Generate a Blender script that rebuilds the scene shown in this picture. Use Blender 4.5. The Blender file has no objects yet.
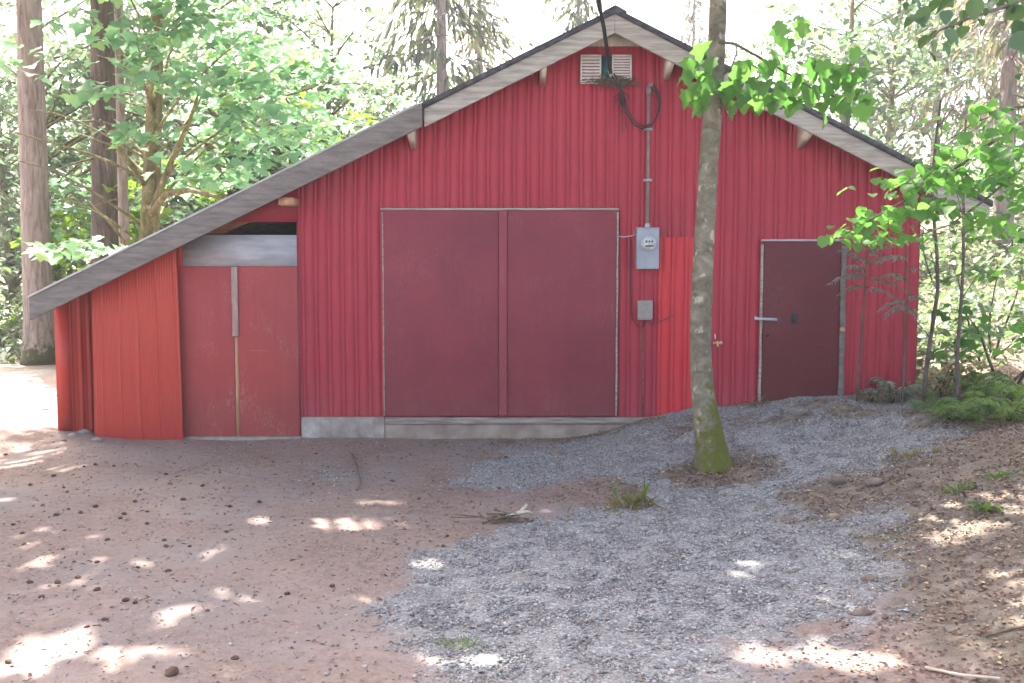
import bpy, math
import numpy as np
from math import radians, sin, cos, tan, pi, sqrt
rng = np.random.default_rng(11)
HAZE = 0.0015
sc = bpy.context.scene
COL = sc.collection

# ---------------------------------------------------------------- camera
F, CX, CY = 995.0, 512.0, 341.5
PITCH = radians(4.4)
CAM = np.array([0.0, -11.85, 2.076])
FW = np.array([0, cos(PITCH), -sin(PITCH)]); UP = np.array([0, sin(PITCH), cos(PITCH)]); RT = np.array([1.0, 0, 0])
def ray(px, py): return FW + (px-CX)/F*RT - (py-CY)/F*UP
def W(px, py, Y=0.0):
    d = ray(px, py); return CAM + d*((Y-CAM[1])/d[1])
def D(px, py, dep):
    return W(px, py, CAM[1]+dep)
SUN_EL, SUN_AZ = radians(55), radians(-30)      # azimuth measured clockwise from +Y
SUN = np.array([sin(SUN_AZ)*cos(SUN_EL), cos(SUN_AZ)*cos(SUN_EL), sin(SUN_EL)])

def sstep(a, b, x):
    t = np.clip((np.asarray(x, float)-a)/(b-a), 0, 1); return t*t*(3-2*t)

def H(x, y):
    x = np.asarray(x, float); y = np.asarray(y, float)
    z = 0.09*sstep(-4.3, -5.6, x)*sstep(-1.5, 0, y)
    mound = 0.37*sstep(0.45, 2.5, x)*sstep(-3.4, -0.35, y)*(1-sstep(0.3, 1.2, y))
    mound *= 1+0.20*np.sin(x*3.1+0.5)*np.sin(y*2.7)+0.05*np.sin(x*9)*np.sin(y*7+1)
    bk = 0.27*np.log1p(np.exp((x-2.35)*3.2))/3.2
    bk = np.minimum(bk, 1.1)*(0.35+0.65*sstep(-1.2, -3.4, y))*(1-0.5*sstep(0.5, 2, y)*(1-sstep(5.2, 6.5, x)))
    hill = 0.30*np.maximum(x-5.6, 0)*sstep(-1.5, 2.5, y)
    hill = np.minimum(hill, 9.0)
    back = 2.5*sstep(30, 90, y)
    n = 0.012*np.sin(x*2.3+y*1.1)*np.sin(y*1.9-x*0.7)+0.006*np.sin(x*5.7+1)*np.sin(y*6.3)+0.02*np.sin(x*0.9+2)*np.sin(y*0.8)
    rut = -0.02*sstep(1.2, 0, np.abs(x+0.9+0.1*y))*sstep(-1, -3, y)
    return z+mound+bk+hill+back+n+rut

def G(px, py):
    d = ray(px, py); t = np.linspace(3, 60, 4000)
    P = CAM[None]+d[None]*t[:, None]
    below = P[:, 2] < H(P[:, 0], P[:, 1])
    i = int(np.argmax(below)) if below.any() else len(t)-1
    p = P[i].copy(); p[2] = float(H(p[0], p[1])); return p
def ground(x, y): return float(H(x, y))

# ---------------------------------------------------------------- materials
def mat(name): 
    m = bpy.data.materials.new(name); m.use_nodes = True
    nt = m.node_tree; nt.nodes.clear(); return m, nt
def N(nt, typ, **kw):
    n = nt.nodes.new(typ)
    for k, v in kw.items():
        if k.startswith('i_'): n.inputs[k[2:].replace('_', ' ')].default_value = v
        else: setattr(n, k, v)
    return n
def L(nt, a, b): nt.links.new(a, b)
def ramp(nt, fac, stops, interp='LINEAR'):
    r = nt.nodes.new('ShaderNodeValToRGB'); r.color_ramp.interpolation = interp
    e = r.color_ramp.elements
    while len(e) < len(stops): e.new(0.5)
    for k, (p, c) in enumerate(stops):
        e[k].position = p; e[k].color = (*c, 1) if len(c) == 3 else c
    L(nt, fac, r.inputs['Fac']); return r.outputs['Color']
def g3(v): return (v, v, v)
def coords(nt, scale=(1, 1, 1), kind='Object'):
    tc = nt.nodes.new('ShaderNodeTexCoord'); mp = nt.nodes.new('ShaderNodeMapping')
    mp.inputs['Scale'].default_value = scale; L(nt, tc.outputs[kind], mp.inputs['Vector']); return mp.outputs['Vector']
def noise(nt, vec, scale, detail=6, rough=0.6, dist=0.0):
    n = nt.nodes.new('ShaderNodeTexNoise'); n.inputs['Scale'].default_value = scale
    n.inputs['Detail'].default_value = detail; n.inputs['Roughness'].default_value = rough
    n.inputs['Distortion'].default_value = dist
    L(nt, vec, n.inputs['Vector']); return n.outputs['Fac']
def mix(nt, fac, a, b, mode='MIX'):
    m = nt.nodes.new('ShaderNodeMix'); m.data_type = 'RGBA'; m.blend_type = mode
    for s, v in ((m.inputs['Factor'], fac), (m.inputs[6], a), (m.inputs[7], b)):
        if isinstance(v, (int, float)): s.default_value = v
        elif isinstance(v, tuple): s.default_value = (*v, 1) if len(v) == 3 else v
        else: L(nt, v, s)
    return m.outputs[2]
def finish(nt, color, rough=0.8, bump=None, bstr=0.3, bdist=0.01, metallic=0.0, spec=0.5):
    b = nt.nodes.new('ShaderNodeBsdfPrincipled'); o = nt.nodes.new('ShaderNodeOutputMaterial')
    if isinstance(color, tuple): b.inputs['Base Color'].default_value = (*color, 1)
    else: L(nt, color, b.inputs['Base Color'])
    if isinstance(rough, (int, float)): b.inputs['Roughness'].default_value = rough
    else: L(nt, rough, b.inputs['Roughness'])
    b.inputs['Metallic'].default_value = metallic
    b.inputs['Specular IOR Level'].default_value = spec
    if bump is not None:
        bp = nt.nodes.new('ShaderNodeBump'); bp.inputs['Strength'].default_value = bstr
        bp.inputs['Distance'].default_value = bdist; L(nt, bump, bp.inputs['Height']); L(nt, bp.outputs['Normal'], b.inputs['Normal'])
    L(nt, b.outputs[0], o.inputs['Surface']); return b

def simple(name, c1, c2, scale=6, rough=0.7, stretch=(1, 1, 1), metallic=0.0, bstr=0.2, lo=0.35, hi=0.65, spec=0.4, bdist=0.004):
    m, nt = mat(name); v = coords(nt, stretch); n = noise(nt, v, scale)
    c = ramp(nt, n, [(lo, c1), (hi, c2)])
    finish(nt, c, rough, n, bstr, bdist, metallic, spec); return m

def painted(name, base, dark, pale, rough=0.45, scratch=0.0, dust=0.5, bands=False):
    m, nt = mat(name)
    v = coords(nt); big = noise(nt, v, 1.1, 5, 0.6)
    c = ramp(nt, big, [(0.3, dark), (0.7, base)])
    vs = coords(nt, (14, 14, 0.7)); st = noise(nt, vs, 1.0, 5, 0.65)
    c = mix(nt, ramp(nt, st, [(0.45, g3(0)), (0.8, g3(0.15))]), c, pale)
    fine = noise(nt, v, 60, 4, 0.7)
    c = mix(nt, ramp(nt, fine, [(0.62, g3(0)), (0.75, g3(0.25))]), c, pale)
    # wear near the ground
    if dust:
        sx = nt.nodes.new('ShaderNodeSeparateXYZ'); tc = nt.nodes.new('ShaderNodeTexCoord'); L(nt, tc.outputs['Object'], sx.inputs[0])
        mr = nt.nodes.new('ShaderNodeMapRange'); mr.inputs[1].default_value = 0.25; mr.inputs[2].default_value = 0.85
        mr.inputs[3].default_value = dust*0.5; mr.inputs[4].default_value = 0; L(nt, sx.outputs['Z'], mr.inputs[0])
        mm = nt.nodes.new('ShaderNodeMath'); mm.operation = 'MULTIPLY'; L(nt, mr.outputs[0], mm.inputs[0]); L(nt, noise(nt, v, 3.5, 6, 0.7), mm.inputs[1])
        c = mix(nt, mm.outputs[0], c, (0.34, 0.20, 0.17))
    if scratch:
        vv = coords(nt, (9, 9, 2.2)); s1 = noise(nt, vv, 2.3, 3, 0.5, 1.6)
        s2 = noise(nt, v, 1.7, 3, 0.5)
        m1 = ramp(nt, s1, [(0.480, g3(0)), (0.495, g3(1)), (0.503, g3(1)), (0.518, g3(0))])
        m2 = ramp(nt, s2, [(0.5, g3(0)), (0.68, g3(scratch))])
        f = mix(nt, 1.0, m1, m2, 'MULTIPLY')
        c = mix(nt, f, c, (0.55, 0.40, 0.30))
        vh = coords(nt, (1.2, 1.2, 30)); s3 = noise(nt, vh, 1.3, 2, 0.5, 0.4)
        c = mix(nt, ramp(nt, s3, [(0.73, g3(0)), (0.78, g3(scratch*0.4))]), c, (0.55, 0.40, 0.30))
    c = mix(nt, ramp(nt, noise(nt, v, 4.5, 8, 0.7, 0.5), [(0.42, g3(0)), (0.72, g3(0.45))]), c, dark)
    finish(nt, c, rough, fine, 0.06, 0.002, 0, 0.25); return m

M = {}
M['siding'] = painted('red_siding_paint', (0.385, 0.026, 0.050), (0.310, 0.022, 0.043), (0.44, 0.08, 0.10), 0.45)
M['patch'] = painted('fresh_red_paint', (0.56, 0.028, 0.040), (0.50, 0.026, 0.038), (0.56, 0.05, 0.06), 0.38, dust=0.2)
M['leanto'] = painted('bounce_lit_red_sheet', (0.50, 0.045, 0.030), (0.40, 0.04, 0.03), (0.5, 0.10, 0.07), 0.30, dust=0.3)  # bounce from the sunlit ground is put into the brighter orange
M['door'] = painted('maroon_door_paint', (0.245, 0.036, 0.052), (0.175, 0.028, 0.043), (0.29, 0.075, 0.088), 0.55, scratch=0.18)
M['sidedoor'] = painted('dark_maroon_door', (0.130, 0.019, 0.025), (0.098, 0.016, 0.021), (0.14, 0.03, 0.035), 0.5, scratch=0.12)
M['leandoor'] = painted('worn_red_plywood', (0.36, 0.050, 0.050), (0.29, 0.042, 0.045), (0.42, 0.13, 0.11), 0.5, scratch=0.5)
M['batten'] = painted('maroon_batten', (0.275, 0.048, 0.062), (0.225, 0.042, 0.054), (0.33, 0.10, 0.11), 0.55, scratch=0.3)
M['palewood'] = simple('weathered_pale_wood', (0.24, 0.215, 0.185), (0.43, 0.395, 0.345), 3, 0.8, (1, 1, 9), bstr=0.3)
M['creamwood'] = simple('pale_cream_wood', (0.52, 0.46, 0.37), (0.72, 0.66, 0.55), 3, 0.8, (9, 1, 1))
M['dullbatten'] = simple('dull_pinkish_batten', (0.27, 0.18, 0.155), (0.40, 0.30, 0.26), 4, 0.75, (6, 6, 1))
M['conduitgrey'] = simple('dull_grey_conduit', (0.17, 0.15, 0.15), (0.25, 0.225, 0.22), 9, 0.5)
M['greywood'] = simple('weathered_grey_wood', (0.130, 0.113, 0.101), (0.215, 0.190, 0.172), 3, 0.8, (1.5, 1, 9), bstr=0.3)
M['tanwood'] = simple('bare_tan_wood', (0.42, 0.21, 0.115), (0.56, 0.34, 0.20), 4, 0.75, (8, 8, 1))
M['brownwood'] = simple('brown_rafter', (0.17, 0.065, 0.035), (0.28, 0.12, 0.06), 4, 0.75, (2, 1, 8))
M['deck'] = simple('roof_deck_wood', (0.13, 0.10, 0.08), (0.25, 0.19, 0.14), 3, 0.85, (6, 1, 6))
M['roofing'] = simple('dark_roofing', (0.035, 0.037, 0.045), (0.085, 0.085, 0.095), 14, 0.8)
M['galv'] = simple('pale_metal_roofing', (0.40, 0.40, 0.40), (0.56, 0.55, 0.53), 5, 0.5)
M['greyboard'] = simple('grey_board', (0.33, 0.33, 0.36), (0.46, 0.45, 0.46), 3, 0.7, (1, 1, 4))
M['dark'] = simple('shaded_interior', (0.02, 0.018, 0.016), (0.04, 0.035, 0.03), 5, 0.9)  # near-black walls hold the interior's shade in their colour
M['steel'] = simple('galvanised_steel', (0.36, 0.38, 0.41), (0.48, 0.50, 0.53), 8, 0.42, metallic=0.25)
M['greybox'] = simple('grey_meter_paint', (0.26, 0.29, 0.34), (0.35, 0.38, 0.43), 5, 0.45)
M['beigebox'] = simple('beige_grey_plastic', (0.22, 0.21, 0.19), (0.31, 0.29, 0.27), 7, 0.5)
M['whitepaint'] = simple('white_paint', (0.55, 0.54, 0.50), (0.76, 0.74, 0.70), 5, 0.5)
M['dial'] = simple('meter_face', (0.45, 0.47, 0.48), (0.80, 0.82, 0.82), 25, 0.4)
M['black'] = simple('black_rubber', (0.012, 0.012, 0.014), (0.035, 0.033, 0.035), 20, 0.55)
M['teal'] = simple('dark_teal_flashing', (0.012, 0.06, 0.065), (0.02, 0.09, 0.09), 6, 0.6)
M['brass'] = simple('pale_brass', (0.50, 0.36, 0.16), (0.68, 0.55, 0.30), 15, 0.4, metallic=0.4)
M['twig'] = simple('dry_twigs', (0.07, 0.05, 0.035), (0.20, 0.15, 0.10), 20, 0.9)
M['darkbark'] = simple('dark_stem', (0.06, 0.047, 0.038), (0.14, 0.115, 0.095), 20, 0.9, (1, 1, 0.4))
M['palestick'] = simple('pale_stick', (0.35, 0.29, 0.22), (0.60, 0.52, 0.42), 10, 0.8)
M['rock'] = simple('brown_stone', (0.11, 0.08, 0.06), (0.26, 0.20, 0.16), 8, 0.9)
def glass_mat():
    m, nt = mat('meter_glass'); b = finish(nt, (0.9, 0.93, 0.95), 0.03); b.inputs['Transmission Weight'].default_value = 0.9; b.inputs['IOR'].default_value = 1.3; return m
M['glass'] = glass_mat()

def concrete():
    m, nt = mat('old_concrete'); v = coords(nt); n = noise(nt, v, 4, 8, 0.65); f = noise(nt, v, 40, 4, 0.7)
    c = ramp(nt, n, [(0.3, (0.17, 0.135, 0.11)), (0.5, (0.29, 0.25, 0.215)), (0.72, (0.44, 0.415, 0.385))])
    st = noise(nt, coords(nt, (7, 7, 0.8)), 1.2, 5, 0.6)
    c = mix(nt, ramp(nt, st, [(0.5, g3(0)), (0.75, g3(0.6))]), c, (0.15, 0.11, 0.09))
    finish(nt, c, 0.9, f, 0.4, 0.006); return m
M['concrete'] = concrete()

M['stainedconcrete'] = simple('dirt_stained_concrete', (0.20, 0.15, 0.12), (0.34, 0.275, 0.225), 3.5, 0.9, bstr=0.4, bdist=0.006)
M['sillwood'] = simple('weathered_sill', (0.17, 0.135, 0.115), (0.36, 0.31, 0.275), 3, 0.85, (1, 1, 12), bstr=0.3)
def bark(name, c1, c2, c3, moss=None, moss_top=1.2, vs=(7, 7, 1.6), side=None, bdist=0.02, blotch=0.65):
    m, nt = mat(name); v = coords(nt, vs); n = noise(nt, v, 2.0, 8, 0.65, 0.6)
    c = ramp(nt, n, [(0.33, c1), (0.52, c2), (0.72, c3)])
    v2 = coords(nt, (1, 1, 0.8)); b = noise(nt, v2, 9, 5, 0.6)
    c = mix(nt, ramp(nt, b, [(blotch-0.06, g3(0)), (blotch+0.02, g3(0.75))]), c, tuple(min(0.6, 1.55*k+0.04) for k in c3))
    if moss:
        tc = nt.nodes.new('ShaderNodeTexCoord'); sx = nt.nodes.new('ShaderNodeSeparateXYZ'); L(nt, tc.outputs['Object'], sx.inputs[0])
        a = nt.nodes.new('ShaderNodeMath'); a.operation = 'MULTIPLY_ADD'; a.inputs[1].default_value = -0.62/moss_top; a.inputs[2].default_value = 0.80
        L(nt, sx.outputs['Z'], a.inputs[0])
        s = nt.nodes.new('ShaderNodeMath'); s.operation = 'MULTIPLY_ADD'; s.inputs[1].default_value = side or 0.0; L(nt, sx.outputs['X'], s.inputs[0]); L(nt, a.outputs[0], s.inputs[2])
        q = nt.nodes.new('ShaderNodeMath'); q.operation = 'ADD'; L(nt, s.outputs[0], q.inputs[0]); mg = nt.nodes.new('ShaderNodeMath'); mg.operation = 'MULTIPLY_ADD'; mg.inputs[1].default_value = 2.2; mg.inputs[2].default_value = -0.65
        L(nt, noise(nt, coords(nt), 6, 6, 0.7), mg.inputs[0]); L(nt, mg.outputs[0], q.inputs[1])
        mossc = ramp(nt, noise(nt, coords(nt), 45, 4, 0.7), [(0.3, moss), (0.7, tuple(1.8*k for k in moss))])
        c = mix(nt, ramp(nt, q.outputs[0], [(0.72, g3(0)), (0.98, g3(0.95))]), c, mossc)
    finish(nt, c, 0.92, n, 0.8, bdist, 0, 0.2); return m
M['bark_alder'] = bark('mottled_grey_bark', (0.085, 0.074, 0.05), (0.170, 0.150, 0.108), (0.27, 0.245, 0.19), moss=(0.072, 0.076, 0.012), moss_top=1.25, vs=(3, 3, 4), side=2.2, bdist=0.008)
M['bark_fir'] = bark('furrowed_fir_bark', (0.14, 0.105, 0.09), (0.28, 0.22, 0.195), (0.40, 0.33, 0.30), moss=(0.05, 0.05, 0.02), moss_top=0.6, vs=(6, 6, 1.0), bdist=0.05, blotch=0.8)
M['bark_dark'] = bark('dark_bark', (0.05, 0.036, 0.028), (0.11, 0.085, 0.07), (0.19, 0.155, 0.13), moss=(0.05, 0.06, 0.015), moss_top=1.5, vs=(6, 6, 1.0), bdist=0.04, blotch=0.8)
M['bark_maple'] = bark('mossy_maple_bark', (0.08, 0.06, 0.035), (0.17, 0.14, 0.07), (0.26, 0.23, 0.13), moss=(0.07, 0.07, 0.015), moss_top=3.0, vs=(4, 4, 1.5))

def leaf(name, stops, rough=0.42, trans=0.45, tcol=None, spec=0.5):
    m, nt = mat(name)
    g = nt.nodes.new('ShaderNodeNewGeometry')
    c = ramp(nt, g.outputs['Random Per Island'], stops)
    b = nt.nodes.new('ShaderNodeBsdfPrincipled'); L(nt, c, b.inputs['Base Color'])
    b.inputs['Roughness'].default_value = rough; b.inputs['Specular IOR Level'].default_value = spec
    t = nt.nodes.new('ShaderNodeBsdfTranslucent'); L(nt, mix(nt, 1.0, c, tcol or (1.9, 1.7, 0.9), 'MULTIPLY'), t.inputs['Color'])
    x = nt.nodes.new('ShaderNodeMixShader'); x.inputs[0].default_value = trans
    o = nt.nodes.new('ShaderNodeOutputMaterial')
    L(nt, b.outputs[0], x.inputs[1]); L(nt, t.outputs[0], x.inputs[2]); L(nt, x.outputs[0], o.inputs['Surface']); return m
M['leaf_maple'] = leaf('maple_leaves', [(0, (0.045, 0.105, 0.042)), (0.5, (0.065, 0.15, 0.055)), (0.85, (0.095, 0.19, 0.05)), (1, (0.15, 0.21, 0.05))], 0.40)
M['leaf_skylit'] = leaf('skylit_maple_leaves', [(0, (0.11, 0.22, 0.13)), (0.5, (0.16, 0.30, 0.18)), (0.85, (0.20, 0.33, 0.18)), (1, (0.22, 0.31, 0.09))], 0.34, 0.55, (1.5, 1.6, 1.3), 0.7)  # sky reflection on the leaf faces is put into the milky green
M['leaf_shaded'] = leaf('shaded_leaves', [(0, (0.028, 0.075, 0.028)), (0.6, (0.045, 0.105, 0.035)), (1, (0.07, 0.14, 0.04))], 0.4, 0.25)  # shade on the upper bough is put into these darker greens
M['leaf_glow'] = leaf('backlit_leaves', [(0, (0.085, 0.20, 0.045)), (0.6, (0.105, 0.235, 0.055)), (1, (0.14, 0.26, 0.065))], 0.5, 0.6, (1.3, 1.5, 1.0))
M['leaf_bright'] = leaf('bright_leaves', [(0, (0.07, 0.16, 0.02)), (0.6, (0.10, 0.21, 0.03)), (1, (0.15, 0.24, 0.035))], 0.45, 0.55)
M['leaf_hazel'] = leaf('hazel_leaves', [(0, (0.045, 0.12, 0.022)), (0.6, (0.075, 0.18, 0.03)), (1, (0.12, 0.22, 0.04))], 0.38, 0.5)
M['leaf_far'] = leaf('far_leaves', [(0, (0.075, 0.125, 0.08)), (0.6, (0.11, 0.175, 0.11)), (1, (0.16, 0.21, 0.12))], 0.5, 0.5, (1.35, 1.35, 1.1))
M['needles'] = leaf('fir_needles', [(0, (0.040, 0.065, 0.045)), (0.6, (0.065, 0.095, 0.065)), (1, (0.11, 0.12, 0.10))], 0.6, 0.3)
M['mossy'] = leaf('drooping_grey_sprays', [(0, (0.10, 0.10, 0.10)), (0.6, (0.16, 0.16, 0.15)), (1, (0.24, 0.23, 0.21))], 0.7, 0.3)
M['fern'] = leaf('fern_green', [(0, (0.10, 0.20, 0.06)), (0.6, (0.15, 0.27, 0.09)), (1, (0.20, 0.30, 0.11))], 0.45, 0.45)
M['under'] = leaf('undergrowth_leaves', [(0, (0.07, 0.12, 0.065)), (0.6, (0.11, 0.165, 0.09)), (0.9, (0.15, 0.19, 0.11)), (1, (0.24, 0.21, 0.15))], 0.5, 0.45, (1.4, 1.4, 1.0))
M['deadspray'] = leaf('dead_grey_sprays', [(0, (0.19, 0.23, 0.19)), (0.7, (0.30, 0.34, 0.29)), (1, (0.46, 0.48, 0.43))], 0.8, 0.2)
M['drygrass'] = leaf('dry_grass', [(0, (0.20, 0.16, 0.07)), (0.6, (0.28, 0.23, 0.12)), (1, (0.16, 0.19, 0.06))], 0.7, 0.3)
def island(name, stops, rough=0.85):
    m, nt = mat(name); g = nt.nodes.new('ShaderNodeNewGeometry')
    c = ramp(nt, g.outputs['Random Per Island'], stops); finish(nt, c, rough); return m
M['pebble'] = island('crushed_stone', [(0, (0.125, 0.122, 0.125)), (0.45, (0.262, 0.252, 0.245)), (0.78, (0.375, 0.36, 0.345)), (0.9, (0.24, 0.17, 0.14)), (1, (0.52, 0.50, 0.47))])
M['litter'] = island('leaf_litter_chips', [(0, (0.09, 0.05, 0.035)), (0.55, (0.20, 0.115, 0.08)), (0.9, (0.31, 0.20, 0.13)), (1, (0.48, 0.38, 0.22))])
M['cone'] = simple('fir_cone_scales', (0.06, 0.032, 0.022), (0.17, 0.095, 0.06), 40, 0.85)

def ground_mat():
    m, nt = mat('yard_ground')
    a = nt.nodes.new('ShaderNodeAttribute'); a.attribute_name = 'gravel'
    b = nt.nodes.new('ShaderNodeAttribute'); b.attribute_name = 'forest'
    v = coords(nt)
    n1 = noise(nt, v, 0.9, 6, 0.6); n2 = noise(nt, v, 7, 8, 0.7); n3 = noise(nt, v, 55, 5, 0.75)
    dirt = ramp(nt, n1, [(0.34, (0.185, 0.122, 0.098)), (0.5, (0.255, 0.180, 0.148)), (0.66, (0.315, 0.245, 0.212))])
    dirt = mix(nt, ramp(nt, n2, [(0.42, g3(0)), (0.70, g3(0.55))]), dirt, (0.175, 0.112, 0.092))
    dirt = mix(nt, ramp(nt, noise(nt, v, 22, 6, 0.75), [(0.40, g3(0)), (0.62, g3(0.55))]), dirt, (0.36, 0.29, 0.26))
    dirt = mix(nt, ramp(nt, n3, [(0.55, g3(0)), (0.72, g3(0.5))]), dirt, (0.40, 0.32, 0.285))
    dirt = mix(nt, ramp(nt, noise(nt, v, 120, 3, 0.8), [(0.60, g3(0)), (0.70, g3(0.7))]), dirt, (0.13, 0.075, 0.06))
    # grey compacted fines worked into the dirt in places
    dirt = mix(nt, ramp(nt, noise(nt, v, 0.55, 5, 0.6), [(0.46, g3(0)), (0.64, g3(0.7))]), dirt, (0.255, 0.225, 0.22))
    vo = nt.nodes.new('ShaderNodeTexVoronoi'); vo.inputs['Scale'].default_value = 75; L(nt, v, vo.inputs['Vector'])
    bw = nt.nodes.new('ShaderNodeSeparateColor'); L(nt, vo.outputs['Color'], bw.inputs[0])
    grav = ramp(nt, bw.outputs[0], [(0, (0.15, 0.147, 0.148)), (0.5, (0.25, 0.245, 0.245)), (0.85, (0.34, 0.33, 0.325)), (1, (0.48, 0.465, 0.45))])
    grav = mix(nt, ramp(nt, noise(nt, v, 2.5, 6, 0.7), [(0.5, g3(0)), (0.75, g3(0.6))]), grav, (0.20, 0.16, 0.14))
    ad = nt.nodes.new('ShaderNodeMath'); ad.operation = 'ADD'; L(nt, a.outputs['Fac'], ad.inputs[0]); L(nt, noise(nt, v, 5, 8, 0.75), ad.inputs[1])
    gm = ramp(nt, ad.outputs[0], [(0.72, g3(0)), (1.15, g3(1))])
    c = mix(nt, gm, dirt, grav)
    fl = ramp(nt, n2, [(0.35, (0.13, 0.10, 0.078)), (0.5, (0.205, 0.165, 0.130)), (0.68, (0.29, 0.245, 0.20))])
    fl = mix(nt, ramp(nt, n3, [(0.5, g3(0)), (0.66, g3(0.6))]), fl, (0.115, 0.070, 0.045))
    fl = mix(nt, ramp(nt, noise(nt, v, 1.3, 5, 0.6), [(0.55, g3(0)), (0.75, g3(0.5))]), fl, (0.14, 0.145, 0.06))
    ad2 = nt.nodes.new('ShaderNodeMath'); ad2.operation = 'ADD'; L(nt, b.outputs['Fac'], ad2.inputs[0]); L(nt, noise(nt, v, 2.2, 8, 0.75), ad2.inputs[1])
    c = mix(nt, ramp(nt, ad2.outputs[0], [(0.80, g3(0)), (1.2, g3(1))]), c, fl)
    hb = nt.nodes.new('ShaderNodeMath'); hb.operation = 'ADD'; L(nt, n2, hb.inputs[0]); L(nt, n3, hb.inputs[1])
    finish(nt, c, 0.95, hb.outputs[0], 0.55, 0.025, 0, 0.2); return m
M['ground'] = ground_mat()

# ---------------------------------------------------------------- mesh helpers
def link(name, V, flat, sizes, m, parent=None, smooth=False):
    V = np.asarray(V, np.float32); flat = np.asarray(flat, np.int32); sizes = np.asarray(sizes, np.int32)
    me = bpy.data.meshes.new(name)
    me.vertices.add(len(V)); me.vertices.foreach_set('co', V.ravel())
    me.loops.add(len(flat)); me.loops.foreach_set('vertex_index', flat)
    me.polygons.add(len(sizes))
    st = np.zeros(len(sizes), np.int32); st[1:] = np.cumsum(sizes)[:-1]
    me.polygons.foreach_set('loop_start', st); me.polygons.foreach_set('loop_total', sizes)
    if smooth: me.polygons.foreach_set('use_smooth', np.ones(len(sizes), bool))
    me.update(calc_edges=True); me.validate()
    me.materials.append(m)
    o = bpy.data.objects.new(name, me); COL.objects.link(o)
    if parent is not None: o.parent = parent
    return o

class MB:
    def __init__(s): s.V = []; s.F = []; s.n = 0
    def add(s, V, Fc):
        s.V += [tuple(map(float, v)) for v in V]; s.F += [tuple(i+s.n for i in f) for f in Fc]; s.n = len(s.V); return s
    def box(s, lo, hi):
        (a, b, c), (d, e, f) = lo, hi
        V = [(a, b, c), (d, b, c), (d, e, c), (a, e, c), (a, b, f), (d, b, f), (d, e, f), (a, e, f)]
        return s.add(V, [(3, 2, 1, 0), (4, 5, 6, 7), (0, 1, 5, 4), (1, 2, 6, 5), (2, 3, 7, 6), (3, 0, 4, 7)])
    def prism(s, poly, y0, y1):
        """poly: (x,z) outline counter-clockwise as seen from -Y; extruded between y0 (front) and y1."""
        n = len(poly); V = [(x, y0, z) for x, z in poly]+[(x, y1, z) for x, z in poly]
        return s.add(V, [tuple(range(n)), tuple(range(2*n-1, n-1, -1))]+[(i, i+n, (i+1) % n+n, (i+1) % n) for i in range(n)])
    def tube(s, path, rad, k=8, cap=True, jit=0.0, seed=0):
        r_ = np.random.default_rng(seed); P = np.asarray(path, float); n = len(P)
        rad = np.broadcast_to(np.asarray(rad, float), (n,)); T = np.gradient(P, axis=0)
        T /= np.linalg.norm(T, axis=1)[:, None]+1e-9
        u = np.array([1.0, 0, 0]) if abs(T[0][0]) < 0.9 else np.array([0, 1.0, 0]); V = []
        ph = r_.uniform(0, 6.28, 3)
        for i in range(n):
            u = u-T[i]*(u@T[i]); u /= np.linalg.norm(u); w = np.cross(T[i], u)
            for j in range(k):
                a = 2*pi*j/k
                rr = rad[i]*(1+jit*(0.6*sin(2*a+ph[0]+i*0.15)+0.4*sin(3*a+ph[1]-i*0.3)+r_.normal()*0.35))
                V.append(P[i]+rr*(cos(a)*u+sin(a)*w))
        Fc = [(i*k+j, i*k+(j+1) % k, (i+1)*k+(j+1) % k, (i+1)*k+j) for i in range(n-1) for j in range(k)]
        if cap: Fc += [tuple(range(k-1, -1, -1)), tuple((n-1)*k+j for j in range(k))]
        return s.add(V, Fc)
    def lathe(s, prof, c, axis='y', k=20):
        """prof: (r, h) along the axis from c"""
        V = []
        for r, h in prof:
            for j in range(k):
                a = 2*pi*j/k
                if axis == 'y': V.append((c[0]+r*cos(a), c[1]+h, c[2]+r*sin(a)))
                elif axis == 'z': V.append((c[0]+r*cos(a), c[1]+r*sin(a), c[2]+h))
        n = len(prof)
        Fc = [(i*k+j, i*k+(j+1) % k, (i+1)*k+(j+1) % k, (i+1)*k+j) for i in range(n-1) for j in range(k)]
        Fc += [tuple(range(k-1, -1, -1)), tuple((n-1)*k+j for j in range(k))]
        return s.add(V, Fc)
    def build(s, name, m, parent=None, smooth=False, bevel=0.0):
        flat = [i for f in s.F for i in f]; o = link(name, s.V, flat, [len(f) for f in s.F], m, None, smooth)
        if parent is not None:
            # geometry is given in world coordinates: move it into the parent's frame
            loc = np.array(parent_world(parent)); me = o.data
            co = np.array(s.V, np.float32)-loc.astype(np.float32); me.vertices.foreach_set('co', co.ravel()); me.update(); o.parent = parent
        if bevel:
            b = o.modifiers.new('bevel', 'BEVEL'); b.width = bevel; b.segments = 2; b.limit_method = 'ANGLE'
        return o
def parent_world(o):
    p = np.zeros(3)
    while o is not None: p = p+np.array(o.location); o = o.parent
    return p
def tag(o, label=None, cat=None, group=None, kind=None):
    for k, v in (('label', label), ('category', cat), ('group', group), ('kind', kind)):
        if v: o[k] = v
    return o
def empty(name, loc, label, cat, group=None):
    o = bpy.data.objects.new(name, None); COL.objects.link(o); o.location = [float(a) for a in loc]; o.empty_display_size = 0.2
    return tag(o, label, cat, group)

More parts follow.
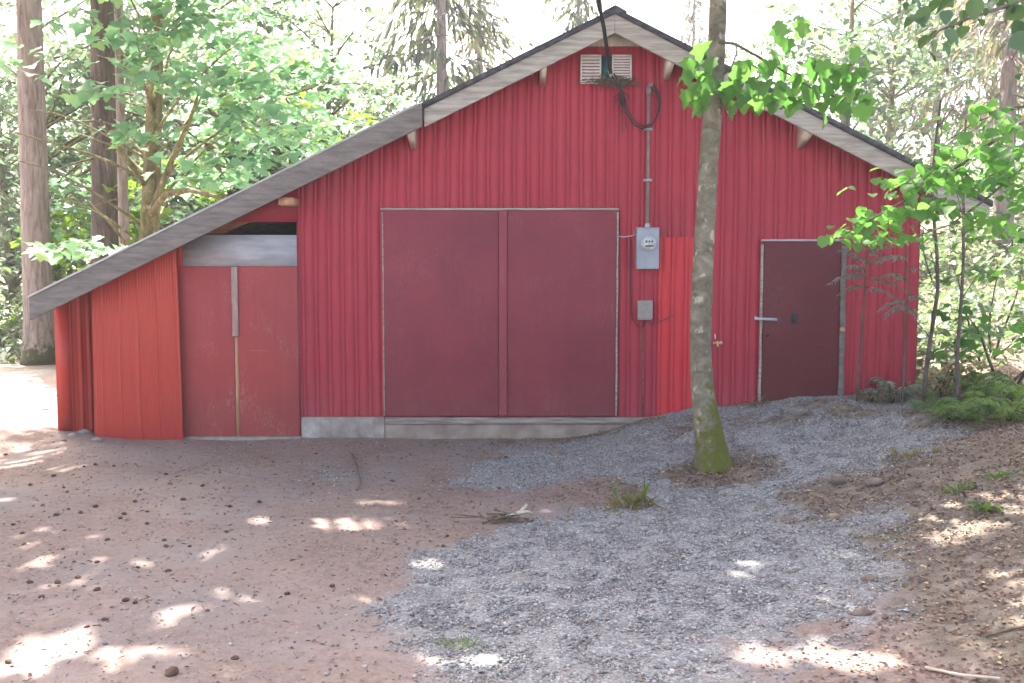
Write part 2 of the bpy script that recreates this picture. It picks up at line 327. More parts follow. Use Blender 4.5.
# ---------------------------------------------------------------- leaves
def fan(out, cz=0.0, c=(0, 0.4)):
    o = [(x, y) for x, y in out]+[(-x, y) for x, y in reversed(out) if x > 1e-6]
    V = [(c[0], c[1], 0)]+[(x, y, 0) for x, y in o]
    V = np.array(V, float); V[:, 2] = 0.22*np.abs(V[:, 0])-0.22*V[:, 1]**2
    n = len(o); return V, np.array([(0, 1+i, 1+(i+1) % n) for i in range(n)])
TPL = {
 'maple': fan([(0, 0), (0.20, -0.09), (0.46, 0.04), (0.41, 0.22), (0.63, 0.44), (0.43, 0.53), (0.29, 0.60), (0.24, 0.80), (0, 1.0)], c=(0, 0.3)),
 'ovate': fan([(0, 0), (0.22, 0.04), (0.40, 0.25), (0.40, 0.50), (0.22, 0.80), (0, 1.0)]),
 'round': fan([(0, 0), (0.30, 0.02), (0.47, 0.28), (0.44, 0.60), (0.22, 0.86), (0, 1.0)]),
 'rhomb': (np.array([(0, 0, 0), (0.36, 0.45, 0.08), (0, 1, -0.2), (-0.36, 0.45, 0.08)]), np.array([(0, 1, 2), (0, 2, 3)])),
 'strip': (np.array([(0, 0, 0), (0.10, 0.35, 0.0), (0.0, 1, -0.22), (-0.10, 0.35, 0.0)]), np.array([(0, 1, 2), (0, 2, 3)])),
 'blade': (np.array([(0, 0, 0), (0.045, 0.4, 0.02), (0.0, 1, -0.25), (-0.045, 0.4, 0.02)]), np.array([(0, 1, 2), (0, 2, 3)])),
}
class Leaves:
    """many small leaves of one plant, gathered into one mesh"""
    def __init__(s, tpl): s.t, s.f = TPL[tpl]; s.P = []; s.yaw = []; s.pit = []; s.rol = []; s.sz = []
    def add(s, P, size, yaw=None, pitch=(-0.7, 0.15), roll=0.35):
        P = np.atleast_2d(np.asarray(P, float)); n = len(P)
        s.P.append(P); s.yaw.append(rng.uniform(0, 2*pi, n) if yaw is None else np.broadcast_to(np.asarray(yaw, float), (n,)))
        s.pit.append(rng.uniform(*pitch, n) if isinstance(pitch, tuple) else np.broadcast_to(np.asarray(pitch, float), (n,)))
        s.rol.append(rng.normal(0, roll, n)); s.sz.append(size*rng.uniform(0.65, 1.25, n)); return s
    def clump(s, c, r, n, size, flat=0.3, **kw):
        d = rng.normal(0, 1, (n, 3)); d /= np.linalg.norm(d, axis=1)[:, None]; d *= (rng.uniform(0, 1, n)**0.5)[:, None]
        d *= np.array([r, r, r*flat]); p = np.asarray(c)+d; p[:, 2] -= 0.25*(d[:, 0]**2+d[:, 1]**2)/max(r, 1e-3)
        return s.add(p, size, **kw)
    def build(s, name, m, parent=None, keep=None):
        P = np.concatenate(s.P); yaw = np.concatenate(s.yaw); pit = np.concatenate(s.pit); rol = np.concatenate(s.rol); sz = np.concatenate(s.sz)
        if keep is not None:
            k = keep(P); P, yaw, pit, rol, sz = P[k], yaw[k], pit[k], rol[k], sz[k]
        cy, sy, cp, sp, cr, sr = np.cos(yaw), np.sin(yaw), np.cos(pit), np.sin(pit), np.cos(rol), np.sin(rol)
        fwd = np.stack([cy*cp, sy*cp, sp], 1); side0 = np.stack([sy, -cy, 0*cy], 1); up0 = np.cross(side0, fwd)
        side = side0*cr[:, None]+up0*sr[:, None]; up = np.cross(side, fwd)
        V = (P[:, None]+sz[:, None, None]*(s.t[None, :, 0:1]*side[:, None]+s.t[None, :, 1:2]*fwd[:, None]+s.t[None, :, 2:3]*up[:, None]))
        nv = len(s.t); Fc = (s.f[None]+np.arange(len(P))[:, None, None]*nv).reshape(-1, 3)
        V = V.reshape(-1, 3)
        if parent is not None: V = V-parent_world(parent)
        return link(name, V, Fc.ravel(), np.full(len(Fc), 3), m, parent)

def bend(a, b, sag=0.0, n=8, wob=0.0, seed=1):
    a = np.asarray(a, float); b = np.asarray(b, float); t = np.linspace(0, 1, n)[:, None]
    P = a+(b-a)*t; P[:, 2] += sag*4*(t*(1-t))[:, 0]
    if wob:
        r_ = np.random.default_rng(seed); ph = r_.uniform(0, 6, 6); L_ = np.linalg.norm(b-a)
        for k in range(3): P[:, k] += wob*L_*0.5*(np.sin(t[:, 0]*5+ph[k])-np.sin(ph[k])*(1-t[:, 0])-np.sin(5+ph[k])*t[:, 0])
    return P

# sunlit flecks: where the crowns overhead have gaps between the sun and the yard
FLECKS = [(40,466,62,4.5),(155,461,30,2),(5,503,20,5),(111,538,20,4),(48,541,22,3),(118,567,24,9),(209,554,16,8),(242,549,18,3),(167,571,24,3),(74,589,32,3.5),
 (235,600,22,10),(170,611,24,7),(111,624,16,4),(300,591,15,4),(48,563,18,5),(11,572,16,4),(15,560,14,3),(48,660,56,17),(263,522,16,2.5),(318,519,12,2),(326,528,16,2.5),
 (200,635,14,3),(8,552,14,3),(144,656,20,5),(384,504,50,4),(377,524,52,6),(370,600,20,4),(655,650,20,6),(470,667,30,6),(440,567,20,3),
 (839,553,20,8),(822,590,15,7),(947,508,12,5),(991,573,22,8),(1010,506,8,4),(993,535,10,3),(1002,663,12,6),(754,656,20,6),(855,664,52,15),(792,673,18,7),(720,672,24,6),
 (935,650,14,5),(824,474,14,4),(754,571,14,4),(853,612,12,5)]
EL = []; YT0 = G(713, 466)[1]
for px, py, rx, ry in FLECKS:
    c = G(px, py); e1 = G(px+rx, py); e2 = G(px, py-ry)
    EL.append((c[0], c[1], c[2], max(0.05, abs(e1[0]-c[0])), max(0.06, np.hypot(*(e2-c)[:2]))))
EL.append((-8.8, 2.7, 0.05, 4.4, 3.2)); EL.append((-6.6, 2.4, 0.05, 1.6, 2.4))
EL += [(2.25, YT0-0.1, 4.15, 0.75, 0.35), (5.6, -0.6, 1.3, 0.8, 0.55), (3.5, -5.0, 2.7, 1.5, 0.8)]
EL = np.array(EL)
def sunkeep(P):
    """False for leaves that would shade one of the flecks"""
    keep = np.ones(len(P), bool)
    for x, y, z, rx, ry in EL:
        t = (P[:, 2]-z)/SUN[2]; gx = P[:, 0]-t*SUN[0]; gy = P[:, 1]-t*SUN[1]
        q = ((gx-x)/(rx*1.1+0.08))**2+((gy-y)/(ry*1.1+0.10))**2
        keep &= ~((q < 1.0) & (P[:, 2] > 2.5))
    return keep

# ---------------------------------------------------------------- ground
def axis(lo, hi, step, far):
    a = np.arange(lo, hi, step); up = [a[-1]]; d = step
    while up[-1] < far: d *= 1.16; up.append(up[-1]+d)
    dn = [a[0]]; d = step
    while dn[-1] > -far: d *= 1.16; dn.append(dn[-1]-d)
    return np.concatenate([np.array(dn[1:])[::-1], a, np.array(up[1:])])
GX = axis(-7.5, 6.5, 0.05, 150); GY = axis(-8.2, 1.0, 0.05, 150)
def inpoly(X, Y, poly):
    r = np.zeros(X.shape, bool); n = len(poly)
    for i in range(n):
        x0, y0 = poly[i][:2]; x1, y1 = poly[(i+1) % n][:2]
        if y0 == y1: continue
        c = ((y0 > Y) != (y1 > Y)) & (X < (x1-x0)*(Y-y0)/(y1-y0)+x0); r ^= c
    return r
PA = [(545,447),(610,428),(650,424),(690,416),(722,408),(800,408),(900,412),(945,428),(948,447),(905,462),(880,476),(800,490),(742,478),(690,470),(655,486),(600,474),(560,482),(520,493),(480,496),(462,490),(452,478),(480,464)]
PB = [(640,500),(560,514),(480,536),(430,560),(395,590),(370,612),(385,640),(410,665),(440,690),(700,690),(745,650),(790,612),(815,570),(850,535),(830,512),(790,492),(720,484)]
WA = [tuple(G(*p)[:2]) for p in PA]+[]; WB = [tuple(G(*p)[:2]) for p in PB]
XX, YY = np.meshgrid(GX, GY); ZZ = H(XX, YY)
def blur(a, k):
    for _ in range(k):
        a = (a+np.roll(a, 1, 0)+np.roll(a, -1, 0)+np.roll(a, 1, 1)+np.roll(a, -1, 1))/5
    return a
gmask = (inpoly(XX, YY, WA) | inpoly(XX, YY, WB)).astype(float)
wallband = (XX > 1.75) & (XX < 4.8) & (YY > -0.9) & (YY < 0.05)
gmask = np.maximum(gmask, wallband)
# thin scatter to the right of the second patch
def nfield(cell, seed):
    r_ = np.random.default_rng(seed); g = r_.normal(size=(64, 64)); u = XX/cell % 63; v = YY/cell % 63
    i, j = u.astype(int), v.astype(int); fu, fv = u-i, v-j; fu = fu*fu*(3-2*fu); fv = fv*fv*(3-2*fv)
    return (g[j, i]*(1-fu)+g[j, (i+1) % 64]*fu)*(1-fv)+(g[(j+1) % 64, i]*(1-fu)+g[(j+1) % 64, (i+1) % 64]*fu)*fv
FB = 0.5*nfield(0.9, 1)+0.35*nfield(0.37, 2)+0.28*nfield(0.17, 3)+0.2*nfield(0.08, 4)
thin = inpoly(XX, YY, [tuple(G(*p)[:2]) for p in [(760,600),(820,520),(900,480),(940,520),(930,600),(820,690),(700,690)]])*0.60
thin = np.maximum(thin, inpoly(XX, YY, [tuple(G(*p)[:2]) for p in [(150,462),(330,452),(420,470),(420,495),(250,505),(150,490)]])*0.10)
drive = ((XX < -5.7) & (XX > -13) & (YY > -0.15) & (YY < 6.2)).astype(float)*0.9
gmask = blur(np.maximum(np.maximum(gmask, thin), drive), 52)
dmask = inpoly(XX, YY, [tuple(G(*p)[:2]) for p in [(470,497),(520,494),(560,483),(600,475),(650,486),(655,498),(610,506),(560,514),(480,537),(430,560),(420,530)]]).astype(float)
dmask = np.maximum(dmask, 0.8*inpoly(XX, YY, [tuple(G(*p)[:2]) for p in [(738,478),(800,489),(885,476),(840,508),(780,492)]]))
gmask = gmask*(1-blur(dmask, 16))
gmask = np.clip(gmask+0.40*FB*sstep(0.01, 0.2, gmask), 0, 1)
bt = G(713, 466); bd = np.hypot((XX-bt[0]-0.05)/0.62, (YY-bt[1]+0.10)/0.42); gmask = gmask*(1-0.8*np.exp(-bd**4))
fmask = np.maximum(sstep(0.7, 3.0, XX+0.28*(YY+5)+0.25*FB), sstep(6.3, 8.5, YY-0.06*XX))
fmask = np.maximum(fmask, sstep(4.9, 5.5, XX)); fmask = fmask*(1-0.75*np.clip(gmask*1.2, 0, 1))
fmask = np.maximum(fmask, sstep(-13, -16, XX)); back = sstep(-8.4, -9.2, YY)*sstep(-34, -30, YY); fmask = fmask*(1-back); gmask = np.maximum(gmask, back)  # unseen pale gravel added behind the camera to bounce light onto the wall
nx, ny = len(GX), len(GY)
idx = np.arange(nx*ny).reshape(ny, nx)
quads = np.stack([idx[:-1, :-1], idx[:-1, 1:], idx[1:, 1:], idx[1:, :-1]], -1).reshape(-1, 4)
micro = 0.010*np.random.default_rng(2).normal(size=ZZ.shape); micro = blur(micro, 1)*((XX > -8) & (XX < 7) & (YY > -8.5) & (YY < 1))
micro = micro*(0.6+1.2*np.clip(gmask, 0, 1)+1.2*fmask)
gr = link('ground', np.stack([XX, YY, ZZ+micro], -1).reshape(-1, 3), quads.ravel(), np.full(len(quads), 4), M['ground'], None, True)
tag(gr, 'reddish brown dirt yard with two grey gravel patches and sun flecks', 'ground', None, 'structure')
for nm, arr in (('gravel', gmask), ('forest', fmask)):
    at = gr.data.attributes.new(nm, 'FLOAT', 'POINT'); at.data.foreach_set('value', arr.astype(np.float32).ravel())

ix = np.searchsorted
def sample(mask, x, y):
    i = np.clip(ix(GY, y), 0, ny-1); j = np.clip(ix(GX, x), 0, nx-1); return mask[i, j]
M['crumb'] = island('soil_crumbs', [(0, (0.12, 0.075, 0.06)), (0.3, (0.19, 0.13, 0.11)), (0.8, (0.34, 0.27, 0.24)), (1, (0.48, 0.42, 0.38))])
# loose stones
def stones(name, n, xr, yr, prob, smin, smax, m, flat=0.6):
    x = rng.uniform(*xr, n); y = rng.uniform(*yr, n); k = rng.uniform(0, 1, n) < prob(x, y); x, y = x[k], y[k]; n = len(x)
    O = np.array([(1, 0, 0), (-1, 0, 0), (0, 1, 0), (0, -1, 0), (0, 0, 1), (0, 0, -1)], float)
    Fo = np.array([(0, 2, 4), (2, 1, 4), (1, 3, 4), (3, 0, 4), (2, 0, 5), (1, 2, 5), (3, 1, 5), (0, 3, 5)])
    s_ = (smin+(smax-smin)*rng.uniform(0, 1, n)**2.2)
    S = rng.uniform(0.6, 1.3, (n, 6, 1))*s_[:, None, None]
    V = O[None]*S; V += rng.normal(0, 0.25, V.shape)*s_[:, None, None]; V[:, :, 2] *= flat
    a = rng.uniform(0, 6.28, n); c, s1 = np.cos(a)[:, None], np.sin(a)[:, None]
    X = V[:, :, 0]*c-V[:, :, 1]*s1; Y = V[:, :, 0]*s1+V[:, :, 1]*c
    V = np.stack([X+x[:, None], Y+y[:, None], V[:, :, 2]+(H(x, y)+0.15*s_)[:, None]], -1)
    Fc = (Fo[None]+np.arange(n)[:, None, None]*6).reshape(-1, 3)
    return link(name, V.reshape(-1, 3), Fc.ravel(), np.full(len(Fc), 3), m)
def gprob(x, y):
    g = sample(gmask, x, y); return np.clip((g-0.16)*1.5, 0.015, 1)
gv = stones('gravel', 330000, (-3.4, 5.6), (-8.0, -0.03), gprob, 0.0045, 0.016, M['pebble'])
tag(gv, 'loose grey crushed stone banked against the barn and spread across the yard', 'gravel', None, 'stuff')
def dprob(x, y): return np.clip(0.5-sample(gmask, x, y)*0.3, 0.1, 1)
cr = stones('dirt_crumbs', 50000, (-7.5, 6), (-8.0, -0.03), dprob, 0.003, 0.010, M['crumb'])
tag(cr, 'small crumbs of soil and bark strewn over the brown dirt', 'crumbs', None, 'stuff')
# leaf litter on the bank
lv = Leaves('rhomb')
def scatter(n, xr, yr, prob):
    x = rng.uniform(*xr, n); y = rng.uniform(*yr, n); k = rng.uniform(0, 1, n) < prob(x, y); return x[k], y[k]
x, y = scatter(60000, (-1, 6.5), (-8, 0.5), lambda x, y: np.clip(0.10+1.1*sample(fmask, x, y)+0.3*sstep(-5.4, -7, y)*sstep(0.6, 2.2, x)-0.5*sample(gmask, x, y), 0, 1))
lv.add(np.stack([x, y, H(x, y)+0.008], 1), 0.030, pitch=(-0.2, 0.3), roll=0.3)
x = bt[0]+rng.normal(0, 0.34, 500); y = bt[1]-0.12+rng.normal(0, 0.22, 500); lv.add(np.stack([x, y, H(x, y)+0.012], 1), 0.035, pitch=(-0.2, 0.4), roll=0.4)
x, y = scatter(4500, (-7.5, 2), (-8, -0.2), lambda x, y: 0.5+0*x)
lv.add(np.stack([x, y, H(x, y)+0.006], 1), 0.03, pitch=(-0.2, 0.3), roll=0.3)
nd = Leaves('blade'); x, y = scatter(6500, (-7.5, 6), (-8, -0.1), lambda x, y: 0.35+0.5*sample(fmask, x, y)-0.2*sample(gmask, x, y))
nd.add(np.stack([x, y, H(x, y)+0.012], 1), 0.045, pitch=(-0.12, 0.12), roll=0.3)
tag(nd.build('needle_litter', M['litter']), 'dry brown needles and bits of twig lying over the yard', 'needle litter', None, 'stuff')
lo = lv.build('leaf_litter', M['litter']); tag(lo, 'dry brown leaf litter covering the earth bank at right', 'leaf litter', None, 'stuff')

# ---------------------------------------------------------------- barn
YF = -0.45
rp = W(615, 8, YF); le = W(30, 298, YF); re_ = W(992, 201, YF)
RX, RZ = rp[0], rp[2]; mL = (RZ-le[2])/(RX-le[0]); mR = (RZ-re_[2])/(re_[0]-RX)
XL, XR = le[0], re_[0]; YB = 8.6
def roof(x): return RZ-(mL*(RX-x) if x < RX else mR*(x-RX))
barn = empty('barn', (0, 4, 0), 'red metal sided barn with maroon doors and a low lean-to', 'barn')
def xw(px, Y=0.0): return W(px, 341, Y)[0]
def zw(py, Y=0.0, px=512): return W(px, py, Y)[2]

X0, X1 = W(300, 320)[0], W(917, 320)[0]; ZB = zw(416.5)
RB = np.random.default_rng(77)
def ribbed(x0, x1, zb, zt, Y, period=0.157, first=0.0, mb=None, minor=True):
    """sheet of ribbed metal; zt is a function of x"""
    xs = []; k = -1
    while True:
        a = x0+first+k*period
        if a > x1: break
        j1 = RB.uniform(-0.003, 0.003)
        pr = [(j1, -0.018), (j1+0.004, -0.008), (j1+0.008, -0.008), (j1+0.012, -0.020), (j1+0.047, -0.020), (j1+0.051, -0.008), (j1+0.055, -0.008), (j1+0.059, -0.018)]
        xs += [(a+u, v) for u, v in pr]; k += 1
    xs = [(a, v) for a, v in xs if x0+1e-4 < a < x1-1e-4]
    xs = [(x0, -0.018)]+xs+[(x1, -0.018)]
    mb = mb or MB(); V = []
    for a, v in xs: V += [(a, Y+v, zb), (a, Y+v, zt(a))]
    n = len(xs); mb.add(V, [(2*i, 2*i+2, 2*i+3, 2*i+1) for i in range(n-1)]); return mb
ribbed(X0, RX, ZB, lambda a: roof(a)-0.10, 0.0, first=0.02).build('siding', M['siding'], barn)
ribbed(RX, X1, ZB, lambda a: roof(a)-0.10, 0.0, first=0.05).build('siding', M['siding'], barn)
# shell behind the sheets
mb = MB(); mb.prism([(X0+0.01, -0.3), (X1-0.01, -0.3), (X1-0.01, roof(X1)-0.11), (RX, RZ-0.13), (X0+0.01, roof(X0)-0.11)], 0.010, 0.09); mb.build('inner_wall', M['dark'], barn)
mb = MB(); mb.box((X1-0.09, 0.10, -0.4), (X1-0.005, YB-0.5, roof(X1)-0.10)); mb.build('side_wall', M['siding'], barn)
xl0, xl1 = W(57, 400, 0.0)[0], W(70, 400, 0.0)[0]
mb = MB(); mb.prism([(xl0+0.03, -0.3), (X1-0.1, -0.3), (X1-0.1, roof(X1)-0.12), (RX, RZ-0.13), (xl0+0.03, roof(xl0)-0.13)], YB-0.5, YB-0.42); mb.build('back_wall', M['siding'], barn)
# brighter repainted sheet
ribbed(xw(657), xw(693), ZB+0.002, lambda a: zw(237, 0, 675), -0.004, first=0.02-((xw(657)-RX-0.05) % 0.157)+0.03).build('repainted_siding', M['patch'], barn)
# concrete footing
mb = MB(); mb.box((X0, -0.035, -0.4), (xw(384), 0.12, ZB-0.004)); mb.build('footing', M['concrete'], barn, bevel=0.012)
mb = MB(); mb.box((xw(384)+0.002, -0.02, -0.4), (X1, 0.12, ZB-0.085)); mb.build('footing', M['stainedconcrete'], barn, bevel=0.012)
mb = MB(); mb.box((xw(384)+0.004, -0.045, ZB-0.084), (xw(690), 0.12, ZB-0.006)); mb.build('sill_plank', M['sillwood'], barn, bevel=0.006)
mb = MB(); mb.box((xw(183, -0.05), -0.10, -0.3), (X0-0.004, 0.15, zw(436.5, -0.05, 240))); mb.build('threshold', M['concrete'], barn, bevel=0.01)
# roof: two slopes, ridge cap, deck
JX = W(418, 120, YF)[0]
def slab(xa, xb, y0, y1, top, thick, name, m):
    mb = MB(); mb.prism([(xa, roof(xa)+top-thick), (xb, roof(xb)+top-thick), (xb, roof(xb)+top), (xa, roof(xa)+top)], y0, y1); return mb.build(name, m, barn)
slab(JX-0.1, RX, YF-0.03, YB, 0, 0.062, 'roof', M['roofing'])
slab(RX+0.001, XR, YF-0.03, YB, 0, 0.062, 'roof', M['roofing'])
slab(XL, JX, YF-0.075, YB-0.01, 0.022, 0.022, 'lean_to_roof', M['galv'])
slab(XL+0.03, RX-0.02, YF+0.05, YB-0.05, -0.078, 0.03, 'roof_deck', M['deck'])
slab(RX-0.018, XR-0.03, YF+0.05, YB-0.05, -0.078, 0.03, 'roof_deck', M['deck'])
mb = MB(); mb.prism([(RX-0.13, RZ-mL*0.13+0.004), (RX+0.13, RZ-mR*0.13+0.004), (RX+0.13, RZ-mR*0.13+0.022), (RX, RZ+0.026), (RX-0.13, RZ-mL*0.13+0.022)], YF-0.045, YB+0.01); mb.build('ridge_cap', M['roofing'], barn)
# barge boards
def barge(xa, xb, y0, y1, t, h, m, name='barge_board'):
    mb = MB(); mb.prism([(xa, roof(xa)-t-h), (xb, roof(xb)-t-h), (xb, roof(xb)-t), (xa, roof(xa)-t)], y0, y1); return mb.build(name, m, barn, bevel=0.004)
barge(JX+0.07, RX-0.002, YF, YF+0.042, 0.065, 0.205, M['palewood'])
barge(RX+0.002, XR-0.02, YF, YF+0.042, 0.065, 0.205, M['palewood'])
barge(XL+0.015, JX+0.05, YF-0.06, YF-0.018, 0.003, 0.262, M['greywood'])
mb = MB(); a, b = W(582, 48)[0], W(652, 48)[0]; zb_ = zw(46, -0.05)
mb.prism([(a, zb_), (b, zb_), (RX+0.04, roof(RX+0.04)-0.10), (RX-0.04, roof(RX-0.04)-0.10)], -0.055, -0.022); mb.build('gable_board', M['creamwood'], barn)
# outriggers under the overhang
for px in (412, 543, 668, 805):
    x = W(px, 100, -0.2)[0]; z = roof(x)-0.09; wv = 0.034
    mb = MB(); V = []
    for yy, dz in ((YF+0.045, 0.20), (-0.02, 0.31)):
        V += [(x-wv, yy, z-dz), (x+wv, yy, z-dz), (x+wv, yy, z-0.005-0.05), (x-wv, yy, z-0.005-0.05)]
    mb.add(V, [(0, 1, 2, 3), (7, 6, 5, 4), (0, 4, 5, 1), (1, 5, 6, 2), (2, 6, 7, 3), (3, 7, 4, 0)]); mb.build('outrigger', M['creamwood'], barn)
x = W(291, 200, -0.2)[0]; z = roof(x)
mb = MB(); mb.box((x-0.10, YF+0.045, z-0.375), (x+0.06, -0.03, z-0.29)); mb.build('outrigger', M['tanwood'], barn)

# big double door
dl, dr, dm0, dm1 = xw(384.5, -0.06), xw(615.5, -0.06), xw(499, -0.06), xw(507, -0.06)
dt, db = zw(210.5, -0.06), zw(416, -0.06)
def door(x0, x1, z0, z1, y0, y1, m, name='door', par=None):
    mb = MB(); mb.box((x0, y0, z0), (x1, y1, z1)); return mb.build(name, m, par or barn, bevel=0.004)
door(dl, dm0-0.004, db, dt, -0.062, -0.024, M['door'])
door(dm1+0.004, dr, db, dt, -0.062, -0.024, M['door'])
door(dm0, dm1, db+0.01, dt-0.004, -0.078, -0.03, M['batten'], 'door_batten')
mb = MB(); mb.box((dl-0.03, -0.075, dt+0.003), (dr+0.03, -0.022, dt+0.028)); mb.build('door_track', M['palewood'], barn)
def strip(px, y0, y1, w, m, Y=-0.066, name='door_trim', seed=0):
    """slightly uneven upright strip"""
    r_ = np.random.default_rng(seed); n = 14; z = np.linspace(zw(y1, Y), zw(y0, Y), n); x = xw(px, Y)
    wl = x-w*0.5*(0.6+0.5*r_.uniform(size=n)); wr = x+w*0.5*(0.6+0.5*r_.uniform(size=n))
    V = []
    for i in range(n): V += [(wl[i], Y, z[i]), (wr[i], Y, z[i]), (wr[i], -0.022, z[i]), (wl[i], -0.022, z[i])]
    Fc = [(i*4+j, i*4+(j+1) % 4, i*4+4+(j+1) % 4, i*4+4+j) for i in range(n-1) for j in range(4)]+[(3, 2, 1, 0), tuple((n-1)*4+j for j in range(4))]
    mb = MB(); mb.add(V, Fc); return mb.build(name, m, barn)
strip(383.6, 212, 416, 0.013, M['palewood'], seed=1); strip(616.8, 212, 416, 0.022, M['palewood'], seed=2)
# side door
sl, sr = xw(762.5, -0.05), xw(838.5, -0.05); st_, sb_ = zw(241.5, -0.05), zw(418, -0.05)
sd = door(sl, sr, sb_, st_, -0.05, -0.022, M['sidedoor'])
mb = MB(); mb.box((sl-0.035, -0.072, st_+0.003), (sr+0.02, -0.021, st_+0.026)); mb.build('door_trim', M['greyboard'], barn)
strip(760.8, 244, 414, 0.030, M['palewood'], -0.06, seed=3)
strip(842.2, 246, 416, 0.068, M['greywood'], -0.06, 'door_post', seed=4)
mb = MB(); c = W(842, 330, -0.062); mb.lathe([(0.03, 0.0), (0.035, -0.006), (0.01, -0.012)], c, k=9); mb.build('post_knot', M['tanwood'], barn)
def onto(px, py, Y): return W(px, py, Y)
mb = MB(); a = onto(755, 317, -0.075); b = onto(777, 321, -0.075)
mb.prism([(a[0], b[2]+0.012), (b[0], b[2]-0.002), (b[0]+0.004, b[2]+0.03), (b[0]-0.02, b[2]+0.036), (a[0]+0.04, a[2]-0.006), (a[0], a[2]+0.012)], -0.082, -0.052); mb.build('hasp', M['steel'], sd)
mb = MB(); a = onto(791, 313, -0.05); b = onto(797, 324, -0.05)
mb.box((a[0], -0.058, b[2]), (b[0], -0.0505, a[2])); mb.box((a[0]+0.012, -0.09, b[2]+0.02), (b[0]-0.012, -0.0585, b[2]+0.045)); mb.box((a[0]+0.012, -0.09, a[2]-0.045), (b[0]-0.012, -0.0585, a[2]-0.02))
mb.box((a[0]+0.014, -0.105, b[2]+0.015), (b[0]-0.014, -0.0905, a[2]-0.015)); mb.build('handle', M['black'], sd, bevel=0.003)
mb = MB(); mb.lathe([(0.018, 0.0), (0.018, -0.01), (0.006, -0.013)], onto(767.5, 335.5, -0.0505), k=12); mb.build('lock_hole', M['black'], sd)

# lean-to front
YL = -0.02
ll, lr, lm0, lm1 = xw(177.5, YL), xw(298.5, YL), xw(234.5, YL), xw(238.5, YL)
lt, lb = zw(266.5, YL, 240), zw(436, YL, 240)
door(ll, lm0, lb, lt, YL-0.02, YL+0.02, M['leandoor']); door(lm1, lr, lb, lt, YL-0.02, YL+0.02, M['leandoor'])
mb = MB(); zmid = zw(336, YL, 237); mb.box((lm0-0.012, YL-0.045, zmid), (lm1+0.012, YL-0.0205, lt-0.002)); mb.build('door_batten', M['dullbatten'], barn, bevel=0.003)
mb = MB(); mb.box((lm0+0.004, YL-0.012, lb), (lm1-0.004, YL+0.03, zmid+0.05)); mb.build('door_edge_strip', M['tanwood'], barn)
gb0, gb1 = zw(266.3, YL, 240), zw(235, YL, 240)
xg = xw(185, YL)
mb = MB(); xk = RX-(RZ-0.14-gb1)/mL
mb.prism([(xg, gb0), (lr, gb0), (lr, gb1), (max(xk, xg+0.02), gb1), (xg, min(gb1, roof(xg)-0.14))], YL-0.012, YL+0.012); mb.build('header_board', M['greyboard'], barn)
mb = MB(); mb.prism([(ll, gb0), (xg-0.003, gb0), (xg-0.003, roof(xg)-0.10), (ll, roof(ll)-0.10)], YL-0.03, YL+0.03); mb.build('corner_stud', M['leanto'], barn)
mb = MB(); mb.box((lr+0.002, YL-0.015, lb), (X0-0.002, 0.04, zw(222, YL, 299))); mb.build('door_jamb', M['batten'], barn)
mb = MB(); zo = zw(222, 0, 280)
mb.prism([(RX-(RZ-0.1-zo)/mL, zo), (X0-0.004, zo), (X0-0.004, roof(X0)-0.10)], -0.004, 0.03); mb.build('infill_sheet', M['siding'], barn)
mb = MB(); xa, xb = W(196, 240)[0], W(276, 200)[0]
mb.prism([(xa, roof(xa)-0.26), (xb, roof(xb)-0.30), (xb, roof(xb)-0.10), (xa, roof(xa)-0.10)], 0.02, 0.07); mb.build('rafter', M['brownwood'], barn)
# lean-to inside wall / outside wall
mb = MB(); mb.prism([(X0-0.004, -0.3), (X0+0.05, -0.3), (X0+0.05, roof(X0)-0.12), (X0-0.004, roof(X0)-0.12)], 0.11, YB-0.6); mb.build('partition', M['dark'], barn)
# projecting sheet left of the doors
YP = -0.14
pl_, pr_ = xw(92.5, YP), xw(181.5, YP); pb = zw(441, YP, 130)
ribbed(pl_, pr_, pb, lambda a: min(roof(a)-0.135, 99), YP, period=0.19, first=0.06, minor=False)
def fluted():
    mb = MB(); xs = np.linspace(pl_, pr_, 131); V = []
    for a in xs:
        u = (a-pl_)/(pr_-pl_); big = -0.012 if abs(((u*4.7) % 1)-0.5) < 0.05 else 0.0
        v = big-0.0035*(1+sin(u*2*pi*34))
        # the sheet bulges a little towards the yard and its foot turns in
        sh = 0.04*u; V += [(a, YP+v, pb), (a-0.006*u, YP+v-0.02, pb+0.12), (a-sh*0.3, YP+v-0.035*sin(pi*u), pb+0.6), (a-sh, YP+v+0.02, roof(a-sh)-0.12)]
    n = len(xs); mb.add(V, [(4*i+k, 4*i+4+k, 4*i+5+k, 4*i+1+k) for i in range(n-1) for k in range(3)])
    return mb
fluted().build('lean_to_panel', M['leanto'], barn, True)
mb = MB(); mb.box((xl0, 0.0, ground(xl0, 0)+0.005), (xl1, YB-0.5, roof(xl0)-0.10)); mb.build('outer_wall', M['leanto'], barn)
mbw = MB(); V = []
ys = np.linspace(0.0, 1, 60); xe, ye = pl_+0.16, 0.42
for q in ys:
    v = 0.014 if (q*6.3) % 1 < 0.3 else 0.0
    xx = xl1+0.004+(xe-xl1)*q+v*0.7; V += [(xx, 0.03+ye*q-v*0.7, 0.02), (xx, 0.03+ye*q-v*0.7, roof(xx)-0.11)]
mbw.add(V, [(2*i, 2*i+2, 2*i+3, 2*i+1) for i in range(len(ys)-1)]); mbw.build('inner_lining', M['leanto'], barn)
mb = MB(); mb.box((pl_+0.12, 0.46, -0.2), (ll+0.1, 0.52, roof(pl_)-0.13)); mb.build('recess_wall', M['leanto'], barn)

